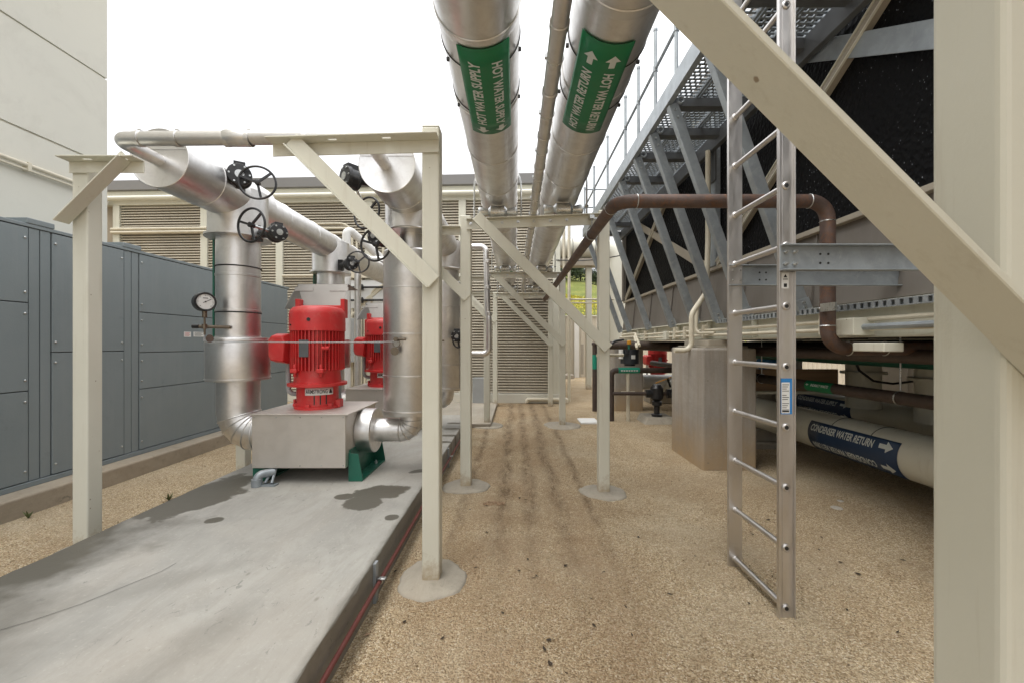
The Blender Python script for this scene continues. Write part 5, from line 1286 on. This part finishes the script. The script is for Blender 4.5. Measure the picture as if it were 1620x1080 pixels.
def leaf_mesh(s_):
    m = MB(); c_ = random.uniform(.15,.5); k = random.uniform(.25,.6)
    prof = [(-1,0),(-.5,k),(.2,k*.9),(1,.05)]
    vs = [V((u*s_, v_*s_, .004+abs(v_)*c_*s_*1.2+.15*s_*u*u)) for u, v_ in prof]+[V((u*s_, -v_*s_, .004+abs(v_)*c_*s_*1.2+.15*s_*u*u)) for u, v_ in prof[1:]]+[V((u*s_,0,.004)) for u in (-.5,.2)]
    m.add(vs, [(0,7,1),(0,4,7),(7,8,2,1),(7,4,5,8),(8,3,2),(8,5,6,3)]); return m
leafpx = [(845,914),(935,947),(868,1013),(861,1027),(640,984),(581,1005),(625,904),(752,898),(821,903),(849,911),(940,990),(955,905),(770,800),(822,788),(831,790),(770,842),(895,895),(870,1050),(896,1065),(560,960),(744,806),(1190,845),(1215,822),(1258,862),(1300,850),(1296,870),(1222,912),(1330,890),(1428,886),(1357,908),(1340,965),(1185,955),(1420,1000),(1000,1005),(1060,940),(1100,880),(900,845),(1010,850),(990,960),(795,970),(700,1010),(835,885)]
for i, (px, py) in enumerate(leafpx):
    d = F*CAMZ/(py-VY); q = P(px,py,d); q.z = 0
    m = leaf_mesh(random.uniform(.009,.019)); a = random.uniform(0,6.28); rot = Matrix.Rotation(a,3,'Z')
    m.v = [rot @ v_ + q for v_ in m.v]
    o = m.build('dry_leaf', M['leaf'] if i != 5 else M['wood'])
    tag(o, 'small dark dry leaf lying on the tan gravel', 'leaf', 'dry leaves on the gravel')
for (px,py,lab) in ((250,612,'small green weed by the kerb under the enclosure'),(66,1,'')):
    pass
def weed(x, y, s_, n, label):
    m = MB()
    for i in range(n):
        a = random.uniform(0,6.28); t_ = random.uniform(.2,.9); d = V((math.cos(a)*t_, math.sin(a)*t_, 1)).normalized(); L = s_*random.uniform(.4,1); w = V((-d.y,d.x,0)).normalized()*s_*.06; q = V((x,y,.0))
        m.add([q-w, q+w, q+d*L*.6+w*1.4-V((0,0,0)), q+d*L-V((0,0,.1*L)), q+d*L*.6-w*1.4], [(0,1,2,3,4)])
    tag(m.build('weed', M['weed']), label, 'plant')
weed(-3.05,3.62,.09,12,'small straggly weed on the gravel behind the pad')
weed(-3.85,3.25,.08,10,'tiny weed growing against the concrete kerb')
m = MB(); m.lathe((-2.66,2.30,-.01),(0,0,1),[(.06,0),(.055,.03),(.02,.045),(0,.046)],12); tag(m.build('pale_stone', M['white']), 'pale flat stone at the left edge of the pad', 'stone')
for (x,y,r_,lab) in ((2.7,3.45,.045,'white torn scrap on the dark ground under the labelled pipe'),(2.85,3.6,.025,'smaller white scrap beside the torn one under the pipe')):
    m = MB(); m.lathe((x,y,.001),(0,0,1),[(r_,0),(r_*.9,.006),(0,.010)],9); tag(m.build('scrap', M['scrap']), lab, 'scrap')
m = MB()
for i in range(40):
    a = random.uniform(0,6.28); rr_ = random.random()**.5*.05; s_ = random.uniform(.006,.016); q = V((-.18+rr_*math.cos(a)*2.2, 3.55+rr_*math.sin(a), s_*.5)); m.lathe(q-V((0,0,s_*.6)),(random.gauss(0,.4),random.gauss(0,.4),1),[(s_*.5,0),(s_,s_*.5),(s_*.4,s_*1.2)],6)
tag(m.build('clod', M['wood']), 'little heap of dry brown dirt near the first left bridge footing', 'dirt clod')

# ================================================================ LIGHT, SKY, CAMERA
w = bpy.data.worlds.new('World'); scene.world = w; w.use_nodes = True
nt = w.node_tree; bg = nt.nodes['Background']; sky = nt.nodes.new('ShaderNodeTexSky'); sky.sky_type = 'NISHITA'; sky.sun_disc = False
SE, SAZ = R(66), R(238)
sky.sun_elevation = SE; sky.sun_rotation = SAZ; sky.air_density = 1.0; sky.dust_density = 4.0; sky.ozone_density = 1.0
hs = nt.nodes.new('ShaderNodeHueSaturation'); hs.inputs['Saturation'].default_value = .12; nt.links.new(sky.outputs[0], hs.inputs['Color'])
mx = nt.nodes.new('ShaderNodeMix'); mx.data_type = 'RGBA'
tc = nt.nodes.new('ShaderNodeTexCoord'); nz = nt.nodes.new('ShaderNodeTexNoise'); nz.inputs['Scale'].default_value = 2.2; nz.inputs['Detail'].default_value = 5; nt.links.new(tc.outputs['Generated'], nz.inputs['Vector'])
rp_ = nt.nodes.new('ShaderNodeValToRGB'); rp_.color_ramp.elements[0].position = .3; rp_.color_ramp.elements[0].color = (.90,.925,.97,1); rp_.color_ramp.elements[1].position = .7; rp_.color_ramp.elements[1].color = (1.03,1.03,1.035,1)
nt.links.new(nz.outputs[0], rp_.inputs[0])
sz = nt.nodes.new('ShaderNodeSeparateXYZ'); nt.links.new(tc.outputs['Generated'], sz.inputs[0])
ez = nt.nodes.new('ShaderNodeMapRange'); ez.inputs['From Min'].default_value = 0; ez.inputs['From Max'].default_value = 1; ez.inputs['To Min'].default_value = 3.1; ez.inputs['To Max'].default_value = 10.8; nt.links.new(sz.outputs[2], ez.inputs['Value'])
ml = nt.nodes.new('ShaderNodeVectorMath'); ml.operation = 'SCALE'; nt.links.new(rp_.outputs[0], ml.inputs[0]); nt.links.new(ez.outputs[0], ml.inputs['Scale'])
mx.inputs[0].default_value = .85
nt.links.new(hs.outputs[0], mx.inputs[6]); nt.links.new(ml.outputs[0], mx.inputs[7]); nt.links.new(mx.outputs[2], bg.inputs['Color']); bg.inputs['Strength'].default_value = .12
ld_ = bpy.data.lights.new('sun', 'SUN'); ld_.energy = 1.35; ld_.angle = R(48); ld_.color = (1,.965,.91)
so = bpy.data.objects.new('sun', ld_); COL.objects.link(so)
# light comes from azimuth SAZ (clockwise from +Y) at elevation SE
dirv = V((math.sin(SAZ)*math.cos(SE), math.cos(SAZ)*math.cos(SE), math.sin(SE)))
so.rotation_euler = dirv.to_track_quat('Z','Y').to_euler(); so.location = dirv*30

cd = bpy.data.cameras.new('camera'); cam = bpy.data.objects.new('camera', cd); COL.objects.link(cam)
cam.location = (0,0,CAMZ); cam.rotation_euler = (R(90),0,0); cd.sensor_width = 36; cd.lens = 36*F/1620
cd.shift_x = -(VX-810)/1620; cd.shift_y = (VY-540)/1620; cd.clip_start = .05; cd.clip_end = 600
scene.camera = cam
scene.view_settings.view_transform = 'Standard'; scene.view_settings.look = 'None'; scene.view_settings.gamma = 1; scene.view_settings.exposure = 1.1
scene.render.engine = 'CYCLES'; scene.cycles.max_bounces = 8; scene.cycles.use_denoising = True
